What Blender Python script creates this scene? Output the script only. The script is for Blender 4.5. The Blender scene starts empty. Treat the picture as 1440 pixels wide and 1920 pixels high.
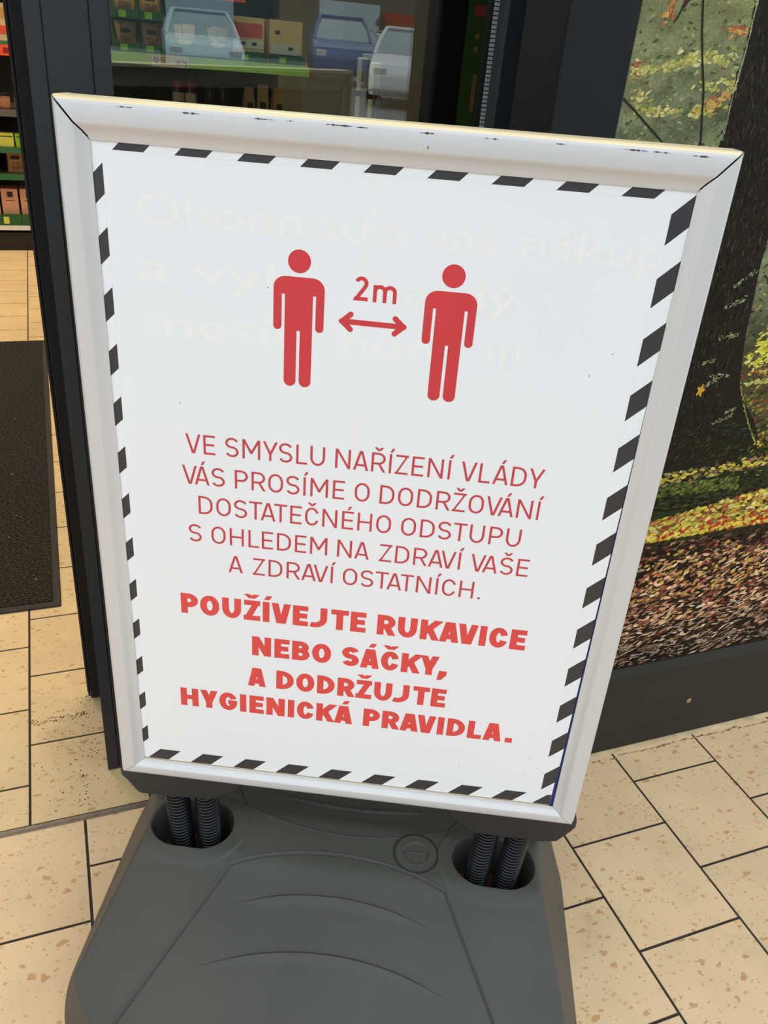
import bpy, bmesh, math, random
import numpy as np
from mathutils import Matrix, Vector

random.seed(7)
RNG = np.random.default_rng(7)
SC = bpy.context.scene
COL = SC.collection
pi = math.pi

# ------------------------------------------------------------------ camera
FPX = 1556.49
CAMZ = 1.25
cx = Vector((0.93499, -0.34484, 0.08294))
cy = Vector((0.10380, 0.48966, 0.86571))
cz = Vector((-0.33914, -0.80083, 0.49362))
cam_d = bpy.data.cameras.new('camera')
cam_d.sensor_fit = 'HORIZONTAL'
cam_d.sensor_width = 36.0
cam_d.lens = FPX / 1440.0 * 36.0
cam_d.clip_start = 0.02
cam_d.clip_end = 300
cam = bpy.data.objects.new('camera', cam_d)
COL.objects.link(cam)
cam.matrix_world = Matrix(((cx.x, cy.x, cz.x, 0), (cx.y, cy.y, cz.y, 0), (cx.z, cy.z, cz.z, CAMZ), (0, 0, 0, 1)))
SC.camera = cam

# ------------------------------------------------------------------ world, lamps, exposure
SKY = 1.60
w = bpy.data.worlds.new('overcast_sky')
SC.world = w
w.use_nodes = True
wn = w.node_tree
wn.nodes.clear()
wo = wn.nodes.new('ShaderNodeOutputWorld')
wb = wn.nodes.new('ShaderNodeBackground')
tc = wn.nodes.new('ShaderNodeTexCoord')
sx = wn.nodes.new('ShaderNodeSeparateXYZ')
rp = wn.nodes.new('ShaderNodeValToRGB')
wn.links.new(tc.outputs['Generated'], sx.inputs[0])
wn.links.new(sx.outputs['Z'], rp.inputs[0])
rp.color_ramp.elements[0].position = 0.0
rp.color_ramp.elements[0].color = (0.84, 0.90, 0.96, 1)
rp.color_ramp.elements[1].position = 0.7
rp.color_ramp.elements[1].color = (0.90, 0.96, 1.0, 1)
wn.links.new(rp.outputs[0], wb.inputs[0])
wb.inputs[1].default_value = SKY
wn.links.new(wb.outputs[0], wo.inputs[0])


def area_lamp(name, loc, size, power, color):
    d = bpy.data.lights.new(name, 'AREA')
    d.shape = 'RECTANGLE'
    d.size, d.size_y = size
    d.energy = power
    d.color = color
    o = bpy.data.objects.new(name, d)
    COL.objects.link(o)
    o.location = loc
    return o


WARM = (1.0, 0.82, 0.58)
for q in ((-1.6, 4.0), (0.6, 2.6), (-1.6, 5.0), (1.0, 5.2), (3.2, 3.4)):
    area_lamp('ceiling_lamp', (q[0], q[1], 2.93), (1.2, 0.35), 42, WARM)

SC.view_settings.view_transform = 'Standard'
SC.view_settings.look = 'None'
SC.view_settings.exposure = 0.0
SC.view_settings.gamma = 1.0
SC.view_settings.use_curve_mapping = False
SC.cycles.max_bounces = 8
SC.cycles.transparent_max_bounces = 12
SC.cycles.sample_clamp_indirect = 6.0


# ------------------------------------------------------------------ helpers
def lin(r, g, b):
    f = lambda c: (c / 255.0 / 12.92) if c / 255.0 <= 0.04045 else ((c / 255.0 + 0.055) / 1.055) ** 2.4
    return (f(r), f(g), f(b), 1.0)


MATS = {}


def mat(name, color, rough=0.5, metal=0.0, var=0.06, scale=30.0, bump=0.0, bscale=200.0, spec=0.5, detail=3.0):
    """principled material with a procedural tone variation and an optional fine bump"""
    if name in MATS:
        return MATS[name]
    m = bpy.data.materials.new(name)
    m.use_nodes = True
    nt = m.node_tree
    b = nt.nodes['Principled BSDF']
    b.inputs['Roughness'].default_value = rough
    b.inputs['Metallic'].default_value = metal
    b.inputs['Specular IOR Level'].default_value = spec
    t = nt.nodes.new('ShaderNodeTexCoord')
    n = nt.nodes.new('ShaderNodeTexNoise')
    n.inputs['Scale'].default_value = scale
    n.inputs['Detail'].default_value = detail
    nt.links.new(t.outputs['Object'], n.inputs['Vector'])
    r = nt.nodes.new('ShaderNodeValToRGB')
    c = color
    r.color_ramp.elements[0].position = 0.3
    r.color_ramp.elements[1].position = 0.7
    r.color_ramp.elements[0].color = (c[0] * (1 - var), c[1] * (1 - var), c[2] * (1 - var), 1)
    r.color_ramp.elements[1].color = (min(1, c[0] * (1 + var)), min(1, c[1] * (1 + var)), min(1, c[2] * (1 + var)), 1)
    nt.links.new(n.outputs['Fac'], r.inputs[0])
    nt.links.new(r.outputs[0], b.inputs['Base Color'])
    if bump > 0:
        n2 = nt.nodes.new('ShaderNodeTexNoise')
        n2.inputs['Scale'].default_value = bscale
        n2.inputs['Detail'].default_value = 4
        nt.links.new(t.outputs['Object'], n2.inputs['Vector'])
        bp = nt.nodes.new('ShaderNodeBump')
        bp.inputs['Strength'].default_value = bump
        bp.inputs['Distance'].default_value = 0.001
        nt.links.new(n2.outputs['Fac'], bp.inputs['Height'])
        nt.links.new(bp.outputs[0], b.inputs['Normal'])
    MATS[name] = m
    return m


class MB:
    def __init__(self):
        self.v, self.f, self.mi = [], [], []

    def add(self, vs, fs, mi=0):
        o = len(self.v)
        self.v += [tuple(p) for p in vs]
        for f in fs:
            self.f.append(tuple(i + o for i in f))
            self.mi.append(mi)

    def box(self, x0, x1, y0, y1, z0, z1, mi=0, open_bottom=False):
        vs = [(x0, y0, z0), (x1, y0, z0), (x1, y1, z0), (x0, y1, z0), (x0, y0, z1), (x1, y0, z1), (x1, y1, z1), (x0, y1, z1)]
        fs = [(4, 5, 6, 7), (0, 1, 5, 4), (1, 2, 6, 5), (2, 3, 7, 6), (3, 0, 4, 7)]
        if not open_bottom:
            fs.append((3, 2, 1, 0))
        self.add(vs, fs, mi)

    def poly(self, pts, mi=0):
        self.add(pts, [tuple(range(len(pts)))], mi)

    def prism(self, pts, ax, a0, a1, mi=0):
        """pts: 2d outline (ccw), extruded along axis ax ('x','y','z') from a0 to a1"""
        def P(p, a):
            return {'x': (a, p[0], p[1]), 'y': (p[0], a, p[1]), 'z': (p[0], p[1], a)}[ax]
        n = len(pts)
        vs = [P(p, a0) for p in pts] + [P(p, a1) for p in pts]
        fs = [tuple(range(n))[::-1], tuple(range(n, 2 * n))]
        for i in range(n):
            j = (i + 1) % n
            fs.append((i, j, n + j, n + i))
        self.add(vs, fs, mi)

    def lathe(self, prof, c=(0, 0, 0), seg=24, mi=0):
        n = len(prof)
        vs = []
        for k in range(seg):
            a = 2 * pi * k / seg
            for r, z in prof:
                vs.append((c[0] + r * math.cos(a), c[1] + r * math.sin(a), c[2] + z))
        fs = []
        for k in range(seg):
            k2 = (k + 1) % seg
            for i in range(n - 1):
                fs.append((k * n + i, k2 * n + i, k2 * n + i + 1, k * n + i + 1))
        fs.append(tuple(k * n + n - 1 for k in range(seg)))
        fs.append(tuple(k * n for k in range(seg))[::-1])
        self.add(vs, fs, mi)

    def tube(self, pts, r, seg=8, mi=0, cap=True):
        pts = [Vector(p) for p in pts]
        n = len(pts)
        vs, fs = [], []
        up = Vector((0, 0, 1))
        for i, p in enumerate(pts):
            t = (pts[min(i + 1, n - 1)] - pts[max(i - 1, 0)]).normalized()
            u = up if abs(t.dot(up)) < 0.95 else Vector((1, 0, 0))
            a = t.cross(u).normalized()
            b = t.cross(a).normalized()
            for k in range(seg):
                an = 2 * pi * k / seg
                vs.append(p + a * (r * math.cos(an)) + b * (r * math.sin(an)))
        for i in range(n - 1):
            for k in range(seg):
                k2 = (k + 1) % seg
                fs.append((i * seg + k, i * seg + k2, (i + 1) * seg + k2, (i + 1) * seg + k))
        if cap:
            fs.append(tuple(range(seg))[::-1])
            fs.append(tuple(range((n - 1) * seg, n * seg)))
        self.add(vs, fs, mi)

    def build(self, name, mats, parent=None, smooth=False, bevel=0.0, matrix=None, bseg=2, autosmooth=None):
        me = bpy.data.meshes.new(name)
        me.from_pydata(self.v, [], self.f)
        if not isinstance(mats, (list, tuple)):
            mats = [mats]
        for m in mats:
            me.materials.append(m)
        me.polygons.foreach_set('material_index', self.mi)
        bm = bmesh.new()
        bm.from_mesh(me)
        if bevel or autosmooth:
            bmesh.ops.remove_doubles(bm, verts=bm.verts, dist=1e-6)
        bmesh.ops.recalc_face_normals(bm, faces=bm.faces)
        bm.to_mesh(me)
        bm.free()
        if smooth or autosmooth:
            me.polygons.foreach_set('use_smooth', [True] * len(me.polygons))
        if autosmooth:
            me.set_sharp_from_angle(angle=math.radians(autosmooth))
        o = bpy.data.objects.new(name, me)
        COL.objects.link(o)
        if bevel:
            md = o.modifiers.new('edge', 'BEVEL')
            md.width = bevel
            md.segments = bseg
            md.limit_method = 'ANGLE'
            md.angle_limit = math.radians(40)
        if matrix is not None:
            o.matrix_basis = matrix
        if parent is not None:
            o.parent = parent
        return o


def tag(o, label, cat, group=None, kind=None):
    o['label'] = label
    o['category'] = cat
    if group:
        o['group'] = group
    if kind:
        o['kind'] = kind
    return o


def struct(o, label=None, cat=None):
    o['kind'] = 'structure'
    if label:
        o['label'] = label
    if cat:
        o['category'] = cat
    return o


def empty(name, loc=(0, 0, 0), rz=0.0, matrix=None):
    o = bpy.data.objects.new(name, None)
    COL.objects.link(o)
    o.empty_display_size = 0.05
    if matrix is not None:
        o.matrix_basis = matrix
    else:
        o.location = loc
        o.rotation_euler = (0, 0, rz)
    return o


def kids(o):
    return [c for c in bpy.data.objects if c.parent == o]


def copy_tree(o, parent=None):
    c = o.copy()
    COL.objects.link(c)
    if parent is not None:
        c.parent = parent
    for ch in kids(o):
        copy_tree(ch, c)
    return c


# ------------------------------------------------------------------ lettering: strokes cut to clean ends
def clip_band(poly, y0, y1):
    def cut(ps, keep, y):
        out = []
        for i in range(len(ps)):
            a, b = ps[i], ps[(i + 1) % len(ps)]
            ka, kb = keep(a[1]), keep(b[1])
            if ka:
                out.append(a)
            if ka != kb:
                t = (y - a[1]) / (b[1] - a[1])
                out.append((a[0] + t * (b[0] - a[0]), y))
        return out
    if y0 is not None:
        poly = cut(poly, lambda q: q >= y0 - 1e-9, y0)
    if y1 is not None and poly:
        poly = cut(poly, lambda q: q <= y1 + 1e-9, y1)
    return poly


def stroke(pts, h, closed=False):
    """offset a centre line by h on both sides; returns convex quads with mitred joints"""
    pp = [tuple(pts[0])]
    for p in pts[1:]:
        if math.hypot(p[0] - pp[-1][0], p[1] - pp[-1][1]) > 1e-7:
            pp.append(tuple(p))
    if closed and math.hypot(pp[0][0] - pp[-1][0], pp[0][1] - pp[-1][1]) < 1e-7:
        pp.pop()
    pts = pp
    n = len(pts)
    P = [np.array(p, float) for p in pts]
    segs = n if closed else n - 1
    nor = []
    for i in range(segs):
        d = P[(i + 1) % n] - P[i]
        d /= (np.linalg.norm(d) + 1e-12)
        nor.append(np.array((-d[1], d[0])))
    off = []
    for i in range(n):
        if closed:
            a, b = nor[i - 1], nor[i]
        else:
            a, b = nor[max(i - 1, 0)], nor[min(i, segs - 1)]
        m = a + b
        m /= max(np.dot(m, a), 0.3)
        off.append(m * h)
    out = []
    for i in range(segs):
        j = (i + 1) % n
        out.append([tuple(P[i] + off[i]), tuple(P[i] - off[i]), tuple(P[j] - off[j]), tuple(P[j] + off[j])])
    return out


def arc(c, rx, ry, a0, a1, n=10):
    return [(c[0] + rx * math.cos(math.radians(a0 + (a1 - a0) * k / n)), c[1] + ry * math.sin(math.radians(a0 + (a1 - a0) * k / n))) for k in range(n + 1)]


ACC = {'Á': ('A', 'a'), 'Í': ('I', 'a'), 'É': ('E', 'a'), 'Ř': ('R', 'c'), 'Ž': ('Z', 'c'), 'Č': ('C', 'c'), 'Š': ('S', 'c')}
WID = dict(A=.68, V=.68, Y=.66, E=.53, S=.60, M=.80, L=.50, U=.66, N=.68, Z=.58, D=.65, P=.60, R=.62, O=.67, T=.60,
           C=.62, H=.66, K=.64, B=.62, G=.66, J=.50)


def glyph(ch, h, wide=0.0):
    """returns (list of convex polygons, advance box width); cap height 1, half stroke h"""
    acc = None
    if ch in ACC:
        ch, acc = ACC[ch]
    out = []
    if ch == '.':
        s = 2.2 * h
        return [[(0, 0), (s, 0), (s, s), (0, s)]], s
    if ch == ',':
        s = 2.3 * h
        return [[(0.06, s), (s + .06, s), (s + .06, s * .3), (s * .55, -s * .75), (0, -s * .75)]], s + .06
    wd = 2 * h if ch == 'I' else WID[ch] + wide
    L, R, B, T, C = h, wd - h, h, 1 - h, wd / 2

    def S(pts, closed=False, clip=True):
        for q in stroke(pts, h, closed):
            q = clip_band(q, 0.0, 1.0) if clip else q
            if len(q) >= 3:
                out.append(q)
    ry = 0.36 if h < .09 else 0.36

    def leg(x0, y0, x1, y1, e=0.3):
        dx, dy = x1 - x0, y1 - y0
        S([(x0 - dx * e, y0 - dy * e), (x1 + dx * e, y1 + dy * e)])
    if ch == 'I':
        S([(C, 0), (C, 1)])
    elif ch in 'AV':
        sl = h * 1.06
        k = sl * 0.35
        y0, y1 = (0, 1) if ch == 'A' else (1, 0)
        leg(sl, y0, C - k, y1, 0.2)
        leg(wd - sl, y0, C + k, y1, 0.2)
        if ch == 'A':
            yb = 0.27
            S([(sl + (C - sl) * yb, yb), (wd - sl - (C - sl) * yb, yb)])
    elif ch == 'Y':
        ym = 0.42
        for s in (-1, 1):
            q = stroke([(C + s * (C - h * 1.15) * 1.3, 1 + (1 - ym) * .3), (C + s * h * .1, ym - .06)], h)[0]
            q = clip_band(q, None, 1.0)
            out.append(q)
        S([(C, 0), (C, ym)])
    elif ch in 'EFLHT':
        if ch in 'EL':
            S([(L, 0), (L, 1)])
            S([(L, B), (wd, B)])
        if ch == 'E':
            S([(L, T), (wd, T)])
            S([(L, .505), (wd * .93, .505)])
        if ch == 'H':
            S([(L, 0), (L, 1)])
            S([(R, 0), (R, 1)])
            S([(L, .5), (R, .5)])
        if ch == 'T':
            S([(0, T), (wd, T)])
            S([(C, 0), (C, 1)])
    elif ch == 'M':
        S([(L, 0), (L, 1)])
        S([(R, 0), (R, 1)])
        ym = 0.28
        for s in (-1, 1):
            q = stroke([(C + s * (C - h) * 1.2, 1 + (1 - ym) * .2), (C - s * .02, ym - .02)], h)[0]
            q = clip_band(q, ym - h * .3, 1.0)
            q = [(min(max(p[0], 0), wd), p[1]) for p in q]
            out.append(q)
    elif ch == 'N':
        S([(L, 0), (L, 1)])
        S([(R, 0), (R, 1)])
        q = stroke([(L - .2 * (R - L), 1.2), (R + .2 * (R - L), -.2)], h)[0]
        q = clip_band(q, 0.0, 1.0)
        out.append([(min(max(p[0], 0), wd), p[1]) for p in q])
    elif ch == 'Z':
        S([(.02, T), (wd, T)])
        S([(0, B), (wd, B)])
        q = stroke([(L * 1.1 - .1 * (R - L), B - .1), (R + .1 * (R - L), T + .1)], h)[0]
        out.append([(min(max(p[0], 0), wd), p[1]) for p in clip_band(q, 0.0, 1.0)])
    elif ch == 'K':
        S([(L, 0), (L, 1)])
        out.append(clip_band(stroke([(L, .33), (wd + .02, 1.06)], h)[0], 0, 1))
        out.append(clip_band(stroke([(L + (R - L) * .42, .62), (R + .05, -.06)], h)[0], 0, 1))
    elif ch == 'O':
        S(arc((C, T - ry), C - h, ry, 0, 180, 14) + arc((C, B + ry), C - h, ry, 180, 360, 14), True)
    elif ch in 'CG':
        a0 = 18 if ch == 'C' else 22
        p = arc((C, T - ry), C - h, ry, a0, 180, 14)
        if ch == 'C':
            p += arc((C, B + ry), C - h, ry, 180, 342, 14)
        else:
            p += arc((C, B + ry), C - h, ry, 180, 360, 14) + [(R, .46)]
        S(p)
        if ch == 'G':
            S([(wd, .46), (C * 1.0, .46)])
    elif ch == 'U':
        S([(L, 1), (L, B + ry)] + arc((C, B + ry), C - h, ry, 180, 360, 14) + [(R, 1)])
    elif ch == 'J':
        rj = min(.34, (R - .02))
        S([(R, 1), (R, B + .34)] + arc((R - rj, B + .34), rj, .34, 0, -112, 12))
    elif ch == 'D':
        r = .36
        S([(L, T), (R - r, T)] + arc((R - r, T - r), r, r, 90, 0, 8) + arc((R - r, B + r), r, r, 0, -90, 8) + [(L, B), (L, T)], False)
        S([(L, 0), (L, 1)])
    elif ch in 'PR':
        S([(L, 0), (L, 1)])
        yb = .44
        r = (T - yb) / 2
        S([(L, T), (R - r, T)] + arc((R - r, T - r), r, r, 90, -90, 14) + [(L, yb)])
        if ch == 'R':
            out.append(clip_band(stroke([(C * .95, yb + .08), (R + .05, -.06)], h)[0], 0, yb))
    elif ch == 'B':
        S([(L, 0), (L, 1)])
        ym = .52
        r = (T - ym) / 2
        S([(L, T), (R - r - .03, T)] + arc((R - r - .03, T - r), r, r, 90, -90, 12) + [(L, ym)])
        r = (ym - B) / 2
        S([(L, ym), (R - r, ym)] + arc((R - r, ym - r), r, r, 90, -90, 12) + [(L, B)])
    elif ch == 'S':
        r = (T - .505) / 2
        rx = C - h
        p = arc((C, T - r), rx, r, 22, 180, 12) + arc((C, T - r), rx, r, 180, 270, 8)[1:]
        r2 = (.505 - B) / 2
        p += arc((C, B + r2), rx, r2, 90, 0, 8)[1:] + arc((C, B + r2), rx, r2, 0, -158, 12)[1:]
        S(p)
    ha = h * .95 if h < .09 else h * .72
    if acc == 'a':
        q = stroke([(C - .03, 1.00), (C + .15, 1.36)], ha)[0]
        out.append(clip_band(q, 1.08 if h < .09 else 1.10, 1.28 if h < .09 else 1.30))
    elif acc == 'c':
        for s in (-1, 1):
            q = stroke([(C - s * .03, 1.06), (C + s * .22, 1.36)], ha)[0]
            out.append(clip_band(q, 1.09 if h < .09 else 1.10, 1.27 if h < .09 else 1.30))
    return out, wd


def text_polys(s, u0, u1, base, cap, h, xs=1.0, gap=.2, space=.3, wide=0.0):
    """lay a line of capitals between u0 and u1 on a baseline; returns polygons in (u, v)"""
    x, items, prev = 0.0, [], ' '
    lb = dict(A=.15, V=.15, Y=.15, T=.25, O=.8, C=.8, G=.8, S=.6, Z=.5, J=.5)
    rb = dict(A=.15, V=.15, Y=.15, T=.25, O=.8, C=.55, G=.85, S=.6, Z=.5, D=.8, L=.2, K=.2, R=.55, P=.5, E=.65, B=.75)
    pairs = {'EJ': .75, 'UJ': .35, 'JT': .55, 'AT': -.5, 'TA': -.5, 'AV': -.7, 'VA': -.7, 'LA': .35, 'LY': -.4, 'KY': -.1, 'AY': -.6, 'YS': -.1, 'Y,': -.8, 'A.': .6, 'AS': .1}
    for ch in s:
        if ch == ' ':
            x += space
            prev = ' '
            continue
        g, wd = glyph(ch, h, wide)
        if prev != ' ':
            p_, c_ = ACC.get(prev, (prev,))[0], ACC.get(ch, (ch,))[0]
            x += gap * ((rb.get(p_, 1.0) + lb.get(c_, 1.0)) / 2 + pairs.get(p_ + c_, 0.0))
        items.append((x, g))
        x += wd
        prev = ch
    k = (u1 - u0) / x
    out = []
    for x0, g in items:
        for q in g:
            out.append([(u0 + (x0 + p[0]) * k, base + p[1] * cap) for p in q])
    return out


def capsule(a, b, r, n=10, cap0=True, cap1=True):
    a, b = np.array(a, float), np.array(b, float)
    d = (b - a) / np.linalg.norm(b - a)
    ang = math.degrees(math.atan2(d[1], d[0]))
    pts = []
    pts += arc(b, r, r, ang - 90, ang + 90, n) if cap1 else [tuple(b + r * np.array((d[1], -d[0]))), tuple(b - r * np.array((d[1], -d[0])))]
    pts += arc(a, r, r, ang + 90, ang + 270, n) if cap0 else [tuple(a - r * np.array((d[1], -d[0]))), tuple(a + r * np.array((d[1], -d[0])))]
    return pts


def flat(polys, wz, name, m, parent, thick=0.0):
    b = MB()
    for i, q in enumerate(polys):
        if len(q) >= 3:
            # overlapping strokes of ink lie a few thousandths of a millimetre over each other
            b.poly([(p[0], p[1], wz + (i % 13) * 4e-6) for p in q])
    o = b.build(name, m, parent)
    return o


def font_mesh(text, size, name, m, parent, matrix, xscale=1.0, offset=0.0):
    c = bpy.data.curves.new(name, 'FONT')
    c.body = text
    c.size = size
    c.offset = offset
    c.fill_mode = 'FRONT'
    t = bpy.data.objects.new(name + '_curve', c)
    me = bpy.data.meshes.new_from_object(t)
    bpy.data.objects.remove(t)
    bpy.data.curves.remove(c)
    me.name = name
    me.materials.clear()
    me.materials.append(m)
    o = bpy.data.objects.new(name, me)
    COL.objects.link(o)
    o.matrix_basis = matrix @ Matrix.Diagonal((xscale, 1, 1, 1))
    if parent is not None:
        o.parent = parent
    return o


def value_noise(x, y, seed=0):
    xi, yi = np.floor(x).astype(np.int64), np.floor(y).astype(np.int64)
    xf, yf = x - xi, y - yi
    xf, yf = xf * xf * (3 - 2 * xf), yf * yf * (3 - 2 * yf)

    def hsh(a, b):
        n = (a * 374761393 + b * 668265263 + seed * 1442695) & 0x7fffffff
        n = ((n ^ (n >> 13)) * 1274126177) & 0x7fffffff
        return ((n ^ (n >> 16)) & 0xffff) / 65535.0
    a, b_, c, d = hsh(xi, yi), hsh(xi + 1, yi), hsh(xi, yi + 1), hsh(xi + 1, yi + 1)
    return (a * (1 - xf) + b_ * xf) * (1 - yf) + (c * (1 - xf) + d * xf) * yf


# ------------------------------------------------------------------ materials
M_ANTH = mat('anthracite_metal', lin(43, 45, 48), .42, 0.0, .04, 8, spec=.35)
M_ANTH2 = mat('anthracite_dark', lin(27, 28, 30), .5, 0.0, .04, 8, spec=.2)
M_KICK = mat('kick_plate_paint', lin(44, 43, 39), .55, 0.0, .10, 6, spec=.25)
M_SILV = mat('silver_anodised', (.63, .635, .64, 1), .38, .2, .02, 5, spec=.5)
M_CREAM = mat('cream_edge', lin(246, 226, 184), .35, 0.05, .05, 12)  # cream tone for the top rail's rounded edge, left cap and paper edge
M_PAPER = mat('poster_paper', (.825, .85, .875, 1), .32, 0, .012, 5, spec=.4)
M_BLACK = mat('stripe_black', lin(52, 52, 55), .4, 0, .05, 20)
M_RED = mat('print_red', lin(205, 58, 64), .4, 0, .03, 10)
M_RED2 = mat('print_red_bold', lin(222, 74, 70), .4, 0, .03, 10)
M_RED3 = mat('print_red_light', lin(196, 66, 74), .4, 0, .03, 10)
M_GHOST = mat('ghost_print', (.862, .868, .862, 1), .32, 0, .01, 5, spec=.4)
M_HALO = mat('paper_halo', (.86, .83, .83, 1), .32, 0, .01, 5, spec=.4)
M_BLUE = mat('backing_blue', lin(30, 44, 108), .5, 0, .08, 30)
M_GREY = mat('base_plastic', lin(75, 75, 72), .52, 0, .07, 7, bump=.12, bscale=900, spec=.27)
M_BRACK = mat('bracket_plastic', lin(38, 39, 40), .5, 0, .10, 25, bump=.15, bscale=500)
M_SPRING = mat('spring_steel', lin(44, 45, 48), .28, .55, .1, 60)
M_WELL = mat('rust_dirt', lin(74, 58, 40), .9, 0, .4, 60)
M_GROUT = mat('grout', lin(52, 44, 38), .9, 0, .2, 40)
M_CHIP = mat('chipped_paint', lin(70, 62, 58), .7, 0, .2, 200)
M_STEEL = mat('brushed_steel', lin(150, 150, 150), .35, .7, .06, 40)
M_ALU = mat('threshold_aluminium', lin(128, 118, 104), .5, .35, .15, 60)


def floor_material(name, base, fleck, dark):
    m = bpy.data.materials.new(name)
    m.use_nodes = True
    nt = m.node_tree
    N = nt.nodes.new
    b = nt.nodes['Principled BSDF']
    b.inputs['Roughness'].default_value = .42
    b.inputs['Specular IOR Level'].default_value = .35
    g = N('ShaderNodeNewGeometry')
    tcn = N('ShaderNodeTexCoord')
    n0 = N('ShaderNodeTexNoise')
    n0.inputs['Scale'].default_value = 9
    n0.inputs['Detail'].default_value = 4
    nt.links.new(tcn.outputs['Object'], n0.inputs['Vector'])
    r0 = N('ShaderNodeValToRGB')
    r0.color_ramp.elements[0].position = .3
    r0.color_ramp.elements[1].position = .7
    r0.color_ramp.elements[0].color = tuple(c * .93 for c in base[:3]) + (1,)
    r0.color_ramp.elements[1].color = tuple(min(1, c * 1.05) for c in base[:3]) + (1,)
    nt.links.new(n0.outputs['Fac'], r0.inputs[0])
    # tile to tile tone
    mt = N('ShaderNodeMapRange')
    mt.inputs['To Min'].default_value = .95
    mt.inputs['To Max'].default_value = 1.04
    nt.links.new(g.outputs['Random Per Island'], mt.inputs['Value'])
    mul = N('ShaderNodeMix')
    mul.data_type = 'RGBA'
    mul.blend_type = 'MULTIPLY'
    mul.inputs[0].default_value = 1
    nt.links.new(r0.outputs[0], mul.inputs[6])
    cmb = N('ShaderNodeCombineColor')
    for k in range(3):
        nt.links.new(mt.outputs[0], cmb.inputs[k])
    nt.links.new(cmb.outputs[0], mul.inputs[7])
    cur = mul.outputs[2]
    # flecks: stretched voronoi cells, only some of them
    for sc, rot, thr, rad, col, fac in ((62, .6, .70, .30, fleck, .62), (110, -.4, .66, .30, fleck, .42), (170, .2, .86, .22, dark, .55)):
        mp = N('ShaderNodeMapping')
        mp.inputs['Rotation'].default_value = (0, 0, rot)
        mp.inputs['Scale'].default_value = (sc * .62, sc, sc)
        nt.links.new(tcn.outputs['Object'], mp.inputs[0])
        nz = N('ShaderNodeTexNoise')
        nz.inputs['Scale'].default_value = 1.6
        nt.links.new(mp.outputs[0], nz.inputs['Vector'])
        ad = N('ShaderNodeVectorMath')
        ad.operation = 'MULTIPLY_ADD'
        ad.inputs[1].default_value = (.9, .9, 0)
        nt.links.new(nz.outputs['Color'], ad.inputs[0])
        nt.links.new(mp.outputs[0], ad.inputs[2])
        v = N('ShaderNodeTexVoronoi')
        v.voronoi_dimensions = '2D'
        v.inputs['Scale'].default_value = 1
        nt.links.new(ad.outputs[0], v.inputs['Vector'])
        sp = N('ShaderNodeSeparateColor')
        nt.links.new(v.outputs['Color'], sp.inputs[0])
        c1 = N('ShaderNodeMath')
        c1.operation = 'GREATER_THAN'
        c1.inputs[1].default_value = thr
        nt.links.new(sp.outputs[0], c1.inputs[0])
        rr = N('ShaderNodeMath')
        rr.operation = 'MULTIPLY'
        rr.inputs[1].default_value = rad
        nt.links.new(sp.outputs[1], rr.inputs[0])
        c2 = N('ShaderNodeMath')
        c2.operation = 'LESS_THAN'
        nt.links.new(v.outputs['Distance'], c2.inputs[0])
        nt.links.new(rr.outputs[0], c2.inputs[1])
        mm = N('ShaderNodeMath')
        mm.operation = 'MULTIPLY'
        nt.links.new(c1.outputs[0], mm.inputs[0])
        nt.links.new(c2.outputs[0], mm.inputs[1])
        m2 = N('ShaderNodeMath')
        m2.operation = 'MULTIPLY'
        m2.inputs[1].default_value = fac
        nt.links.new(mm.outputs[0], m2.inputs[0])
        mx = N('ShaderNodeMix')
        mx.data_type = 'RGBA'
        nt.links.new(m2.outputs[0], mx.inputs[0])
        nt.links.new(cur, mx.inputs[6])
        mx.inputs[7].default_value = col
        cur = mx.outputs[2]
    # worn dirt
    n3 = N('ShaderNodeTexNoise')
    n3.inputs['Scale'].default_value = 5
    n3.inputs['Detail'].default_value = 8
    n3.inputs['Roughness'].default_value = .7
    nt.links.new(tcn.outputs['Object'], n3.inputs['Vector'])
    r3 = N('ShaderNodeValToRGB')
    r3.color_ramp.elements[0].position = .58
    r3.color_ramp.elements[0].color = (0, 0, 0, 1)
    r3.color_ramp.elements[1].position = .80
    r3.color_ramp.elements[1].color = (.5, .5, .5, 1)
    nt.links.new(n3.outputs['Fac'], r3.inputs[0])
    mx = N('ShaderNodeMix')
    mx.data_type = 'RGBA'
    nt.links.new(r3.outputs[0], mx.inputs[0])
    nt.links.new(cur, mx.inputs[6])
    mx.inputs[7].default_value = lin(140, 118, 90)
    nt.links.new(mx.outputs[2], b.inputs['Base Color'])
    return m


M_TILE = floor_material('terrazzo_tile', lin(228, 198, 157), lin(188, 132, 72), lin(120, 92, 66))
M_TILE_IN = floor_material('terrazzo_tile_inside', lin(214, 188, 144), lin(180, 132, 72), lin(120, 92, 66))


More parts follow.
